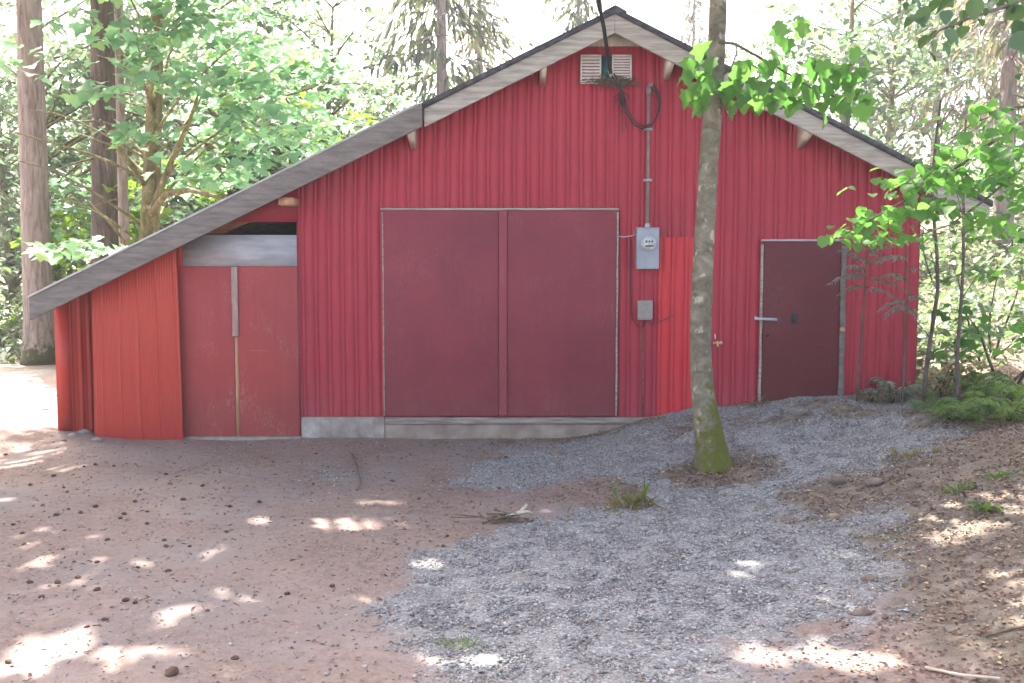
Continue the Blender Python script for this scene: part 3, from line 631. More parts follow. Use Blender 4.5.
# louvred vents in the gable
for (a0, a1, b0, b1) in ((580.5, 601, 55, 84), (612, 631.5, 55, 80)):
    p0 = W(a0, b0, -0.03); p1 = W(a1, b1, -0.03); fw = 0.018
    mb = MB(); x0, x1, z1, z0 = p0[0], p1[0], p0[2], p1[2]
    mb.box((x0, -0.055, z0), (x0+fw, -0.02, z1)); mb.box((x1-fw, -0.055, z0), (x1, -0.02, z1)); mb.box((x0+fw, -0.054, z1-fw), (x1-fw, -0.02, z1)); mb.box((x0+fw, -0.054, z0), (x1-fw, -0.02, z0+fw))
    v = mb.build('louvre_vent', M['whitepaint'], barn)
    mb = MB(); k = 8; hh = (z1-z0-2*fw)/k
    for i in range(k):
        zz = z0+fw+i*hh; mb.add([(x0+fw, -0.052, zz), (x1-fw, -0.052, zz), (x1-fw, -0.026, zz+hh*0.85), (x0+fw, -0.026, zz+hh*0.85), (x0+fw, -0.048, zz), (x1-fw, -0.048, zz), (x1-fw, -0.022, zz+hh*0.85), (x0+fw, -0.022, zz+hh*0.85)],
               [(0, 1, 2, 3), (7, 6, 5, 4), (0, 4, 5, 1), (2, 6, 7, 3)])
    mb.build('vent_slats', M['whitepaint'], v)
mb = MB(); p0 = W(601.4, 56, -0.03); p1 = W(611.6, 82, -0.03); mb.box((p0[0], -0.036, p1[2]), (p1[0], -0.02, p0[2])); mb.build('vent_backing', M['teal'], barn)

# ---------------------------------------------------------------- things on the wall
# meter
p0 = W(637, 228, -0.14); p1 = W(659, 269, -0.14)
mt = empty('electric_meter', (float((p0[0]+p1[0])/2), -0.02, float(p1[2])), 'grey electric meter box with round glass dial beside the big door', 'electric meter')
mb = MB(); mb.box((p0[0], -0.14, p1[2]), (p1[0], -0.021, p0[2])); mb.build('meter_box', M['greybox'], mt, bevel=0.008)
mb = MB(); mb.box((p0[0]-0.006, -0.148, p0[2]-0.006), (p1[0]+0.006, -0.02, p0[2]+0.006)); mb.build('rain_lip', M['greybox'], mt, bevel=0.003)
cm = W(648.5, 243.5, -0.141)
mb = MB(); mb.lathe([(0.088, 0.0), (0.092, -0.02), (0.085, -0.025)], cm, k=32); mb.build('meter_ring', M['steel'], mt, True)
mb = MB(); mb.lathe([(0.082, -0.026), (0.080, -0.06), (0.02, -0.063)], cm, k=32); ob = mb.build('dial', M['dial'], mt)
mb = MB()
for dx in (-0.03, 0.0, 0.03): mb.lathe([(0.012, -0.0635), (0.012, -0.066), (0.004, -0.067)], cm+np.array([dx, 0, 0.02]), k=12)
mb.box((cm[0]-0.04, cm[1]-0.067, cm[2]-0.035), (cm[0]+0.04, cm[1]-0.0635, cm[2]-0.02)); mb.build('register', M['black'], mt)
mb = MB(); mb.lathe([(0.083, -0.027), (0.083, -0.085), (0.070, -0.110), (0.035, -0.122), (0.005, -0.124)], cm, k=32); mb.build('glass_dome', M['glass'], mt, True)
mast_top = W(649.5, 90, -0.06)
mb = MB(); mb.tube([(cm[0]-0.004, -0.06, p0[2]-0.0), (cm[0]-0.004, -0.06, mast_top[2]-0.05)], 0.018, 12); mb.build('conduit', M['conduitgrey'], mt, True)
mb = MB(); mb.lathe([(0.03, 0), (0.034, 0.03), (0.026, 0.06)], (cm[0]-0.004, -0.06, p0[2]), 'z', 14); mb.build('conduit_collar', M['steel'], mt, True)
for zz in (0.35, 0.72):
    zc = p0[2]+(mast_top[2]-p0[2])*zz; mb = MB(); mb.box((cm[0]-0.05, -0.085, zc-0.012), (cm[0]+0.042, -0.018, zc+0.012)); mb.build('conduit_strap', M['steel'], mt)
mb = MB(); hx = cm[0]-0.004; mb.tube([(hx, -0.06, mast_top[2]-0.055), (hx, -0.065, mast_top[2]), (hx+0.01, -0.09, mast_top[2]+0.05), (hx+0.02, -0.14, mast_top[2]+0.045)], [0.026, 0.032, 0.031, 0.024], 12); mb.build('weatherhead', M['conduitgrey'], mt, True)
# small box with wires
q0 = W(638, 301, -0.09); q1 = W(652, 320, -0.09)
sb = empty('junction_box', (float((q0[0]+q1[0])/2), -0.02, float(q1[2])), 'small beige grey box with loose wires below the electric meter', 'junction box')
mb = MB(); mb.box((q0[0], -0.09, q1[2]), (q1[0], -0.02, q0[2])); mb.build('box_body', M['beigebox'], sb, bevel=0.008)
mb = MB(); mb.box((q0[0]-0.005, -0.1, q1[2]+0.02), (q1[0]+0.005, -0.0905, q0[2]+0.006)); mb.build('box_cover', M['beigebox'], sb, bevel=0.004)
mb = MB(); pth = [W(p[0], p[1], -0.035) for p in ((631, 240), (630, 270), (631, 300), (632, 318), (637, 326), (643, 327), (646, 320))]; mb.tube(pth, 0.006, 6)
mb.build('wire', M['black'], sb, True)
mb = MB(); mb.tube([W(p[0], p[1], -0.035) for p in ((649, 320), (651, 325), (658, 322), (668, 318), (674, 315))], 0.005, 6); mb.build('wire', M['black'], sb, True)
mb = MB(); mb.tube([W(p[0], p[1], -0.04) for p in ((616, 236), (624, 237), (631, 236), (637, 234))], 0.008, 6); wp = mb.build('wire', M['steel'], mt, True)
# pipe below meter
mb = MB(); mb.tube([W(p[0], p[1], -0.035) for p in ((643, 327), (643, 380), (643, 428))], 0.008, 6); tag(mb.build('ground_wire', M['twig'], None, True), 'thin dark wire running down the siding below the small grey box', 'wire')
# service cable
mb = MB()
pth = [np.array([W(588, -170, -2.5)[0], -2.5, W(588, -170, -2.5)[2]]), W(594, -60, -1.6), W(597.5, 0, -1.0), W(603, 28, -0.75), W(606, 50, -0.52), W(610, 74, -0.12)]
for off in ((0, 0, 0), (0.018, 0.01, 0.012)):
    mb.tube([p+np.array(off) for p in pth], 0.013, 7)
cab = empty('power_cable', pth[-1], 'thick dark power cable hanging from above to the gable vents', 'cable')
mb.build('cable', M['black'], cab, True)
mb = MB(); mb.tube([W(609, 70, -0.13), W(611, 77, -0.12)], [0.02, 0.012], 8); mb.build('cable_clamp', M['steel'], cab, True)
loop = [(612, 76), (617, 84), (622, 97), (626, 112), (633, 124), (642, 129), (651, 126), (657, 116), (659, 104), (656, 92), (651, 86)]
mb = MB(); mb.tube([W(a, b, -0.11-0.03*sin(i*1.3)) for i, (a, b) in enumerate(loop)], 0.011, 7)
mb.tube([W(a+1.5, b-2.5, -0.09-0.03*cos(i*1.3)) for i, (a, b) in enumerate(loop)], 0.008, 7)
mb.build('drip_loop', M['black'], cab, True)
mb = MB(); r_ = np.random.default_rng(5)
for i in range(26):
    c = W(623+r_.normal()*2.2, 98+r_.normal()*4, -0.10); mb.tube(bend(c, c+r_.normal(0, 0.05, 3)+np.array([0, 0, -0.03]), 0.01, 4), 0.005, 5)
for (a, b, c_, d) in ((622, 104, 623, 133), (621, 100, 619, 140), (624, 106, 626, 128)): mb.tube(bend(W(a, b, -0.06), W(c_, d, -0.04), 0, 6, 0.05, a), 0.004, 5)
mb.build('tape_bundle', M['black'], cab)
# dry nest under the vents
mb = MB()
for i in range(170):
    c = W(612+r_.normal()*11, 82+r_.normal()*2.0, -0.09+r_.normal()*0.025); v = r_.normal(0, 1, 3)*np.array([0.13, 0.03, 0.05])
    mb.tube(bend(c-v*0.5, c+v*0.5, r_.normal()*0.02, 4), 0.0035, 4)
tag(mb.build('twig_nest', M['twig']), 'brown tangle of dry twigs caught under the gable vents', 'nest')
# tap right of the centre tree
tp = W(716, 343, -0.03)
tap = empty('garden_tap', tp, 'small pale brass garden tap on the siding right of the tree trunk', 'tap')
mb = MB(); mb.tube([tp, tp+np.array([0, -0.05, 0]), tp+np.array([0, -0.09, -0.005]), tp+np.array([0.0, -0.11, -0.04])], [0.014, 0.014, 0.016, 0.012], 8); mb.tube([tp+np.array([0, -0.06, 0.01]), tp+np.array([0, -0.06, 0.03])], 0.008, 8); mb.build('tap_body', M['brass'], tap, True)
mb = MB(); mb.tube([tp+np.array([-0.045, -0.06, 0.004]), tp+np.array([0.05, -0.06, 0.008])], 0.011, 8); mb.lathe([(0.02, -0.07), (0.02, -0.055)], tp+np.array([0.045, 0, 0.006]), k=8); mb.build('tap_handle', M['brass'], tap, True)
mb = MB(); a = W(715, 334, -0.03); mb.tube([a, a+np.array([0.002, -0.01, -0.055])], 0.007, 6); mb.build('supply_pipe', M['whitepaint'], tap, True)
c = W(732, 109.5, -0.022); mb = MB(); mb.lathe([(0.058, 0), (0.060, -0.03), (0.045, -0.05), (0.03, -0.06), (0.005, -0.062)], c, k=24)
fx = empty('round_wall_fixture', c, 'small round pale fixture high on the siding right of the trunk', 'wall fixture')
mb.build('fixture_body', M['beigebox'], fx, True); mb = MB(); mb.lathe([(0.066, 0.0), (0.066, -0.012), (0.06, -0.013)], c, k=24); mb.build('fixture_base', M['greyboard'], fx, True)

# ---------------------------------------------------------------- trees
def tree_root(name, base, label, cat='tree', group=None): return empty(name, base, label, cat, group)
def limbs(mb, trunk_pts, targets, r0, seed=0, rmin=0.012):
    r_ = np.random.default_rng(seed); T = np.asarray(trunk_pts)
    for k, t in enumerate(targets):
        t = np.asarray(t, float); hd = np.hypot(T[:, 0]-t[0], T[:, 1]-t[1])
        zz = t[2]-0.35*hd-0.2; i = int(np.argmin(np.abs(T[:, 2]-zz))); a = T[i]
        d = np.linalg.norm(t-a); P = bend(a, t, 0.07*d, 9, 0.05, seed*97+k)
        ra = min(r0, 0.012+0.011*d); mb.tube(P, np.linspace(ra, rmin*0.5, 9), 6, jit=0.05, seed=k)

# canopy clumps above the yard, along the sun's direction
can = []
for lay in range(3):
    for x in np.arange(-9.6, 7.6, 0.80):
        for y in np.arange(-9.4, -1.4, 0.80):
            g = np.array([x+rng.uniform(-.4, .4), y+rng.uniform(-.4, .4), 0.0]); h = rng.uniform(7.2, 11.2)
            can.append(g+SUN*(h/SUN[2]))
can = np.array(can)

# --- tree in front of the barn
tb = G(713, 466); YT = tb[1]
wid = [(714, 478, 46), (713.5, 470, 40), (711.5, 456, 34), (710, 440, 29), (706, 415, 25), (703, 395, 23), (701, 365, 21), (700.5, 340, 20.5), (701, 310, 21), (702, 280, 20.5), (704, 240, 20), (706.5, 200, 19.5), (709.5, 150, 19.5), (714, 100, 19), (716.5, 50, 18), (718, 0, 17)]
T = []; R_ = []
for px, py, w in wid:
    p = W(px, py, YT); dep = (p-CAM)@FW; T.append(p); R_.append(w*dep/F/2)
tip = T[-1]
for k in range(1, 9): T.append(tip+np.array([0.03*k, 0.05*k, 0.72*k])); R_.append(R_[15]*(1-k/9.5))
T = np.array(T); R_ = np.array(R_)
# resample
tt = np.linspace(0, 1, 90); cum = np.concatenate([[0], np.cumsum(np.linalg.norm(np.diff(T, axis=0), axis=1))]); cum /= cum[-1]
T = np.stack([np.interp(tt, cum, T[:, k]) for k in range(3)], 1); R_ = np.interp(tt, cum, R_)
ctree = tree_root('maple_tree', (float(tb[0]), float(tb[1]), float(tb[2])), 'slender maple with mossy foot standing in the gravel before the barn')
mb = MB(); mb.tube(T, R_, 24, jit=0.045, seed=3)
mb.build('trunk', M['bark_alder'], ctree, True)
mine = can[np.hypot(can[:, 0]-tb[0]-0.3, can[:, 1]-tb[1]-1.0) < 5.2]
other = can[~(np.hypot(can[:, 0]-tb[0]-0.3, can[:, 1]-tb[1]-1.0) < 5.2)]
mb = MB(); limbs(mb, T[52:], mine[::3], 0.06, 4)
br1 = bend(W(718, 44, YT), W(835, 97, YT-0.1), 0.10, 12); br1 = np.array([W(a, b, YT-0.1) for a, b in ((719, 42), (735, 44), (755, 55), (775, 66), (795, 78), (815, 90), (835, 97))])
mb.tube(br1, np.linspace(0.016, 0.005, 7), 7)
br2 = np.array([W(a, b, YT-0.05) for a, b in ((722, 76), (732, 66), (737, 52), (736, 45))]); mb.tube(br2, np.linspace(0.012, 0.005, 4), 6)
br3 = np.array([W(a, b, YT-0.15) for a, b in ((706, 96), (700, 84), (694, 70), (689, 60))]); mb.tube(br3, np.linspace(0.012, 0.004, 4), 6)
mb.build('branches', M['darkbark'], ctree, True)
lv = Leaves('maple')
for c in mine: lv.clump(c, 0.74, 36, 0.27, 0.35)
def pixleaves(lv, pts, dep, size, jit=0.12, pj=0, n=1, **kw):
    for (a, b) in pts:
        for _ in range(n): lv.add(D(a+rng.normal()*pj, b+rng.normal()*pj, dep+rng.normal()*jit), size, **kw)
lo_ = Leaves('maple')
dt_ = YT-CAM[1]
pts = [(690, 62), (698, 52), (706, 60), (688, 84), (697, 76), (700, 92), (692, 98), (706, 82), (709, 100), (696, 64), (703, 70), (685, 76),
       (728, 84), (736, 92), (744, 86), (752, 84), (740, 74), (758, 94), (748, 98), (766, 88), (776, 92), (733, 100), (745, 60), (756, 62),
       (770, 78), (786, 86), (800, 70), (812, 64), (822, 58), (834, 66), (846, 74), (856, 82), (826, 84), (812, 90), (800, 98), (836, 96), (848, 100), (824, 108), (838, 110), (852, 64), (862, 72), (792, 60), (782, 66), (816, 76), (842, 86), (806, 84), (870, 100), (862, 96), (778, 104), (770, 48), (790, 34), (776, 20), (800, 22), (858, 54)]
pixleaves(lo_, pts, dt_-0.15, 0.165, 0.16, 4.0, 2, pitch=(-1.4, -0.6), roll=0.35)
lo_.build('low_leaves', M['leaf_glow'], ctree)
lv.build('crown', M['leaf_maple'], ctree, sunkeep)

# --- big fir at far left
def straight(px0, py0, px1, py1, dep, top, r0, r1, n=26, lean=0.0):
    a = D(px0, py0, dep); b = D(px1, py1, dep); d = (b-a)/(b[2]-a[2]); zb_ = ground(a[0], a[1])
    zs = np.concatenate([[zb_-0.1, zb_+0.15, zb_+0.5], np.linspace(zb_+1.0, top, n)]); P = np.array([a+d*(z-a[2]) for z in zs])
    R = r0+(r1-r0)*(zs-zb_)/(top-zb_); R[0] *= 1.35; R[1] *= 1.22; R[2] *= 1.08; return P, R
def conifer_crown(lv, P, z0, z1, rmax, n, size, bare=0.0, droop=0.35):
    for k in range(n):
        z = z0+(z1-z0)*rng.uniform(); i = int(np.argmin(np.abs(P[:, 2]-z))); a = rng.uniform(0, 2*pi); L_ = rmax*(1-(z-z0)/(z1-z0)*0.85)*rng.uniform(0.6, 1.1)
        m_ = int(9*max(L_, 0.7)); s = rng.uniform(0.15, 1, m_)
        px = P[i, 0]+cos(a)*L_*s+rng.normal(0, 0.10, m_); py = P[i, 1]+sin(a)*L_*s+rng.normal(0, 0.10, m_); pz = z-droop*L_*s**1.6+rng.normal(0, 0.06, m_)
        lv.add(np.stack([px, py, pz], 1), size, yaw=a+rng.normal(0, 0.8, m_), pitch=(-1.2, -0.2), roll=0.5)
def conifer_limbs(mb, P, z0, z1, rmax, n, seed, own=None):
    r_ = np.random.default_rng(seed)
    for k in range(n):
        z = r_.uniform(z0, z1); i = int(np.argmin(np.abs(P[:, 2]-z))); a = r_.uniform(0, 6.28); L_ = rmax*(1-(z-z0)/(z1-z0)*0.8)*r_.uniform(0.6, 1)
        m_ = mb if own is None else MB()
        m_.tube(bend(P[i], P[i]+np.array([cos(a)*L_, sin(a)*L_, -0.35*L_]), 0.04*L_, 5), np.linspace(0.03, 0.006, 5), 5)
        if own is not None: m_.build('branch', own, t)
P, R = straight(40, 365, 29, 0, 20.0, 24, 0.29, 0.12)
t = tree_root('fir_tree', (P[1][0], P[1][1], ground(P[1][0], P[1][1])), 'thick straight fir trunk at the far left behind the sunlit ground')
mb = MB(); mb.tube(P, R, 22, jit=0.05, seed=8); mb.build('trunk', M['bark_fir'], t, True)
conifer_limbs(None, P, 12, 23.5, 2.4, 50, 4, M['bark_dark'])
lv = Leaves('strip'); conifer_crown(lv, P, 13, 24, 2.6, 120, 0.55); lv.build('crown', M['needles'], t, sunkeep)
P, R = straight(106, 300, 103, 30, 19.0, 20, 0.27, 0.09)
t = tree_root('fir_tree', (P[1][0], P[1][1], ground(P[1][0], P[1][1])), 'dark upright fir trunk behind the lean-to roof, left of the mossy maple')
mb = MB(); mb.tube(P, R, 18, jit=0.05, seed=9); mb.build('trunk', M['bark_dark'], t, True)
conifer_limbs(None, P, 4.0, 5.6, 1.6, 16, 14, M['twig']); conifer_limbs(None, P, 12, 19.5, 2, 30, 5, M['twig'])
lv = Leaves('strip'); conifer_crown(lv, P, 12.5, 20, 2.2, 90, 0.5); lv.build('crown', M['needles'], t, sunkeep)
P, R = straight(126, 300, 121, 120, 18.3, 9, 0.115, 0.05)
t = tree_root('bare_snag', (P[1][0], P[1][1], ground(P[1][0], P[1][1])), 'thin pale brown trunk squeezed between the dark fir and the mossy maple')
mb = MB(); mb.tube(P, R, 12, jit=0.04, seed=10); mb.build('trunk', M['bark_fir'], t, True)
conifer_limbs(None, P, 3.0, 8, 1.0, 22, 15, M['twig'])

# --- big maple behind the lean-to
P, R = straight(147, 300, 156, 60, 17.6, 11, 0.19, 0.07)
bm = tree_root('broad_maple', (P[1][0], P[1][1], ground(P[1][0], P[1][1])), 'broad maple with mossy trunk and layered leaves above the lean-to roof')
mb = MB(); mb.tube(P, R, 16, jit=0.06, seed=11); mb.build('trunk', M['bark_maple'], bm, True)
vis = []
for (x0, x1, y0, y1, n) in ((50, 330, -40, 110, 76), (50, 250, 110, 215, 46), (200, 390, -20, 185, 68), (-30, 110, -30, 230, 40), (40, 150, 190, 262, 10)):
    for _ in range(n):
        a, b = rng.uniform(x0, x1), rng.uniform(y0, y1)
        if b > 8+0.499*(615-a)-14 and a > 90: continue
        if a > 300 and b < 20+0.9*(a-300): continue
        vis.append(D(a, b, rng.uniform(14.6, 21.0)))
vis = np.array(vis)
mb = MB(); limbs(mb, P, vis[::8], 0.03, 6); limbs(mb, P[P[:, 2] > 7.6], other[::5], 0.08, 7)
for pts in (((150, 215, 17.5), (165, 195, 17), (190, 190, 16.5), (215, 196, 16), (235, 200, 15.5)), ((152, 210, 17.5), (172, 160, 17.3), (190, 120, 17), (200, 90, 16.5)), ((150, 190, 17.6), (120, 150, 17), (100, 120, 16.6))):
    mb.tube([D(*p) for p in pts], np.linspace(0.07, 0.02, len(pts)), 8, jit=0.04)
mb.build('branches', M['bark_maple'], bm, True)
lv = Leaves('maple')
low = Leaves('maple')
for c in vis: low.clump(c, rng.uniform(0.6, 1.05), int(rng.integers(15, 27)), 0.20, 0.14, pitch=(-0.6, 0.05), roll=0.25)
low.build('lower_leaves', M['leaf_skylit'], bm, sunkeep)
for c in other: lv.clump(c, 0.74, 36, 0.27, 0.35)
lv.build('crown', M['leaf_maple'], bm, sunkeep)
# understory sapling maples, lighter, filling under the crown at left
def bush(name, base, h, r, n, size, tpl, m, label, stems=5, seed=0, group=None, cat='shrub', flat=0.35, low=0.12):
    t = empty(name, base, label, cat, group); r_ = np.random.default_rng(seed); mb = MB(); lv = Leaves(tpl); b = np.array(base)
    cl = []
    for k in range(n):
        a = r_.uniform(0, 6.28); rr = r*sqrt(r_.uniform()); z = h*r_.uniform(low, 1.0); cl.append(b+np.array([cos(a)*rr, sin(a)*rr, z]))
    for k in range(stems):
        c = cl[k % len(cl)]; mb.tube(bend(b+np.array([r_.normal()*0.08, r_.normal()*0.08, -0.05]), c, 0.1, 7, 0.06, k+seed), np.linspace(0.014+0.004*h, 0.004, 7), 6)
    mb.build('stems', M['darkbark'], t, True)
    for c in cl: lv.clump(c, 0.16*r+0.25, 20, size, flat)
    lv.build('foliage', m, t); return t
def gp(px, dep): 
    X = (px-CX)/F*dep; Y = CAM[1]+dep; return (X, Y, ground(X, Y))
bush('sapling_maple', gp(75, 21.5), 3.2, 1.3, 20, 0.16, 'maple', M['leaf_bright'], 'light green young maple growing between the two left fir trunks', 8, 1)
bush('sapling_maple', gp(8, 23), 2.6, 1.4, 18, 0.16, 'maple', M['under'], 'pale green sapling thicket left of the thick fir trunk', 8, 2)
bush('shrub', gp(70, 25), 1.5, 1.6, 22, 0.14, 'rhomb', M['under'], 'dark low shrub behind the thick fir trunk', 8, 3)
bush('shrub', gp(-5, 21), 1.1, 1.0, 16, 0.14, 'rhomb', M['under'], 'low leafy shrub at the very left edge above the brown bank', 6, 4)
bush('sapling_maple', gp(180, 20), 4.2, 1.8, 26, 0.18, 'maple', M['leaf_bright'], 'bright young maple seen over the lean-to roof under the broad maple', 9, 5)
bush('sapling_maple', gp(345, 22), 5.6, 1.6, 26, 0.18, 'maple', M['leaf_bright'], 'bright leafy sapling peeking over the middle of the left roof slope', 9, 6)

# --- vine maple at right, trunk outside the photo's edge, two boughs reaching in
vb = (5.35, -4.6, ground(5.35, -4.6))
vm = tree_root('vine_maple', vb, 'leafy bough with rounded bright leaves reaching in from the right edge')
TP = np.array([(5.35, -4.6, vb[2]-0.1), (5.30, -4.62, 1.2), (5.15, -4.7, 2.4), (5.05, -4.8, 3.6), (5.0, -4.8, 5.0), (5.05, -4.7, 6.4)])
mb = MB(); mb.tube(bend(TP[0], TP[1], 0, 5).tolist()+TP[2:].tolist(), np.linspace(0.085, 0.03, 9), 12, jit=0.04); mb.build('trunk', M['bark_alder'], vm, True)
mb = MB()
def bough(pts, r0, r1):
    P_ = np.array([D(*p) for p in pts]); MB().tube(P_, np.linspace(r0, r1, len(P_)), 7).build('branch', M['darkbark'], vm, True); return P_
b1 = bough(((1110, 60, 7.2), (1060, 100, 7.0), (1010, 130, 6.9), (960, 165, 6.8), (915, 195, 6.7), (870, 220, 6.6), (835, 240, 6.5)), 0.02, 0.003)
b2 = bough(((1060, 100, 7.0), (1015, 108, 7.1), (975, 122, 7.2), (935, 150, 7.2)), 0.012, 0.003)
b3 = bough(((1060, 110, 7.0), (1020, 170, 6.9), (985, 200, 6.8), (950, 225, 6.7), (905, 240, 6.6)), 0.012, 0.003)
b4 = bough(((1120, -40, 6.0), (1060, -20, 5.2), (1010, 5, 4.9), (970, 18, 4.8), (940, 30, 4.7), (925, 45, 4.7)), 0.014, 0.003)
b5 = bough(((1060, -20, 5.2), (1040, 20, 5.0), (1020, 45, 5.0), (1012, 60, 5.0)), 0.008, 0.003)
MB().tube([TP[3], D(1180, 20, 7.2), D(1110, 60, 7.2)], [0.03, 0.024, 0.02], 8).build('branch', M['darkbark'], vm, True); MB().tube([TP[4], D(1180, -60, 6.6), D(1120, -40, 6.0)], [0.028, 0.02, 0.014], 8).build('branch', M['darkbark'], vm, True)
lv = Leaves('round')
reg = [(905, 185, 34, 10, 30), (950, 175, 40, 10, 42), (1000, 150, 34, 14, 44), (990, 185, 40, 10, 36), (1010, 125, 20, 12, 26), (1020, 200, 18, 12, 20), (935, 205, 36, 9, 34), (890, 212, 30, 8, 26), (870, 222, 26, 8, 22), (905, 238, 30, 6, 22), (866, 238, 18, 6, 12), (828, 238, 9, 4, 6), (845, 232, 10, 4, 6), (955, 150, 22, 8, 18), (985, 108, 24, 8, 14), (1000, 225, 20, 8, 12), (970, 214, 16, 8, 10), (925, 170, 26, 7, 18), (1005, 170, 24, 16, 24)]
for (a, b, rx, ry, n) in reg:
    for _ in range(int(n*1.5)): lv.add(D(a+rng.normal()*rx*0.55, b+rng.normal()*ry*0.6, 6.85+rng.normal()*0.3), 0.076, pitch=(-0.9, 0.0), roll=0.3)
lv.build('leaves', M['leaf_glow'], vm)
lv = Leaves('ovate')
for (a, b, s) in ((925, 10, 1), (938, 4, 1), (955, 2, 1), (975, 2, 1), (990, 6, .9), (946, 14, .8), (915, 2, .9), (914, 18, .9), (922, 24, .7), (938, 35, 1), (952, 33, .9), (931, 45, .8), (943, 47, .9), (928, 55, .8), (965, 30, .9), (958, 42, 0.8), (1000, 2, 1), (1015, 8, 1), (1022, 25, .9), (1014, 38, 1), (1020, 55, .7), (1018, 78, .6), (985, 12, .7), (970, 14, 0.7), (905, 6, .7), (900, 14, .6), (1008, -6, 1), (1030, -6, 1), (1025, 12, 1), (962, 24, .6), (965, 14, .6)):
    lv.add(D(a, b-4, 4.8+rng.normal()*0.1), 0.085*s, pitch=(-1.2, -0.4), roll=0.5); lv.add(D(a+rng.normal()*7, b-4+rng.normal()*6, 4.9+rng.normal()*0.1), 0.075*s, pitch=(-1.2, -0.4), roll=0.5)
lv.build('upper_leaves', M['leaf_shaded'], vm)

# --- saplings in front of the right slope
def sapling(name, pts, dep, r0, label, leaves=None, m='darkbark', r1=None):
    P_ = np.array([D(a, b, dep) for a, b in pts]); P_ = np.vstack([[P_[0][0], P_[0][1], ground(P_[0][0], P_[0][1])-0.05], P_])
    t = tree_root(name, P_[0], label, 'sapling'); mb = MB()
    q = np.linspace(0, 1, 24); cu = np.concatenate([[0], np.cumsum(np.linalg.norm(np.diff(P_, axis=0), axis=1))]); cu /= cu[-1]
    P2 = np.stack([np.interp(q, cu, P_[:, k]) for k in range(3)], 1); mb.tube(P2, np.linspace(r0, r1 or r0*0.5, 24), 9, jit=0.06); mb.build('stem', M[m], t, True)
    return t, P2
t, P2 = sapling('sapling', ((923, 412), (926, 370), (932, 330), (938, 290), (937, 255), (934, 220), (932, 180), (936, 140), (941, 100)), 11.0, 0.026, 'curved thin sapling rising just right of the barn corner')
for i in (10, 13, 16, 19, 21): MB().tube(bend(P2[i], P2[i]+np.array([rng.uniform(-.5, .5), rng.uniform(-.3, .3), rng.uniform(.2, .5)]), 0.03, 6), np.linspace(.008, .002, 6), 5).build('branch', M['darkbark'], t)
MB().tube([D(932, 280, 11), D(926, 262, 11), D(922, 245, 11), D(924, 225, 11)], np.linspace(.01, .004, 4), 5).build('branch', M['darkbark'], t)
lv = Leaves('ovate')
for i in range(14, 24): lv.clump(P2[i], 0.35, 3, 0.08, 0.5)
lv.build('foliage', M['leaf_glow'], t)
t, P2 = sapling('sapling', ((958, 402), (957, 360), (960, 320), (963, 270), (964, 215), (962, 170), (966, 120)), 10.6, 0.022, 'straight thin sapling right of the curved one')
for i in (9, 12, 15, 18, 20): MB().tube(bend(P2[i], P2[i]+np.array([rng.uniform(-.5, .5), rng.uniform(-.3, .3), rng.uniform(.2, .5)]), 0.03, 6), np.linspace(.007, .002, 6), 5).build('branch', M['darkbark'], t)
lv = Leaves('ovate')
for i in range(13, 24): lv.clump(P2[i], 0.35, 3, 0.08, 0.5)
lv.build('foliage', M['leaf_glow'], t)
# dead hemlock saplings against the wall, with pale feathery sprays
def deadtree(pts, dep, sprays, label, r0=0.016):
    t, P2 = sapling('dead_sapling', pts, dep, r0, label, m='darkbark'); mb = MB(); lv = Leaves('blade')
    for (x0, y0, x1, y1) in sprays:
        a = D(x0, y0, dep); b = D(x1, y1, dep-0.25+rng.normal()*0.1); S = bend(a, b, 0.05, 14); mb.tube(S, np.linspace(0.006, 0.002, 14), 5)
        yw = math.atan2(b[1]-a[1], b[0]-a[0]); L_ = np.linalg.norm(b-a)
        for i in range(2, 14):
            for sgn in (-1, 1):
                for q_ in range(3):
                    p = S[i]+(S[i-1]-S[i])*rng.uniform()
                    lv.add(p, 0.15*L_*(1.25-i/14)+0.03, yaw=yw+sgn*rng.uniform(0.5, 1.0), pitch=(-0.6, 0.0), roll=0.4)
    mb.build('branches', M['twig'], t); lv.build('sprays', M['deadspray'], t)
deadtree(((857, 405), (858, 380), (861, 340), (864, 300), (866, 270), (868, 240)), 11.3,
         ((866, 262, 838, 250), (866, 264, 900, 258), (866, 275, 830, 284), (866, 278, 905, 292), (865, 288, 896, 300), (867, 250, 846, 236), (866, 256, 894, 246), (865, 270, 846, 268), (866, 286, 838, 296), (867, 244, 884, 236)),
         'dead grey sapling with feathery sprays beside the small maroon door')
deadtree(((902, 405), (904, 370), (905, 330), (908, 290), (906, 250), (903, 225)), 11.0,
         ((908, 300, 878, 312), (908, 306, 884, 318), (907, 296, 928, 308), (907, 280, 884, 276), (908, 270, 926, 276), (906, 258, 880, 262), (908, 310, 918, 320)),
         'dead grey sapling with feathery sprays near the barn corner', 0.014)

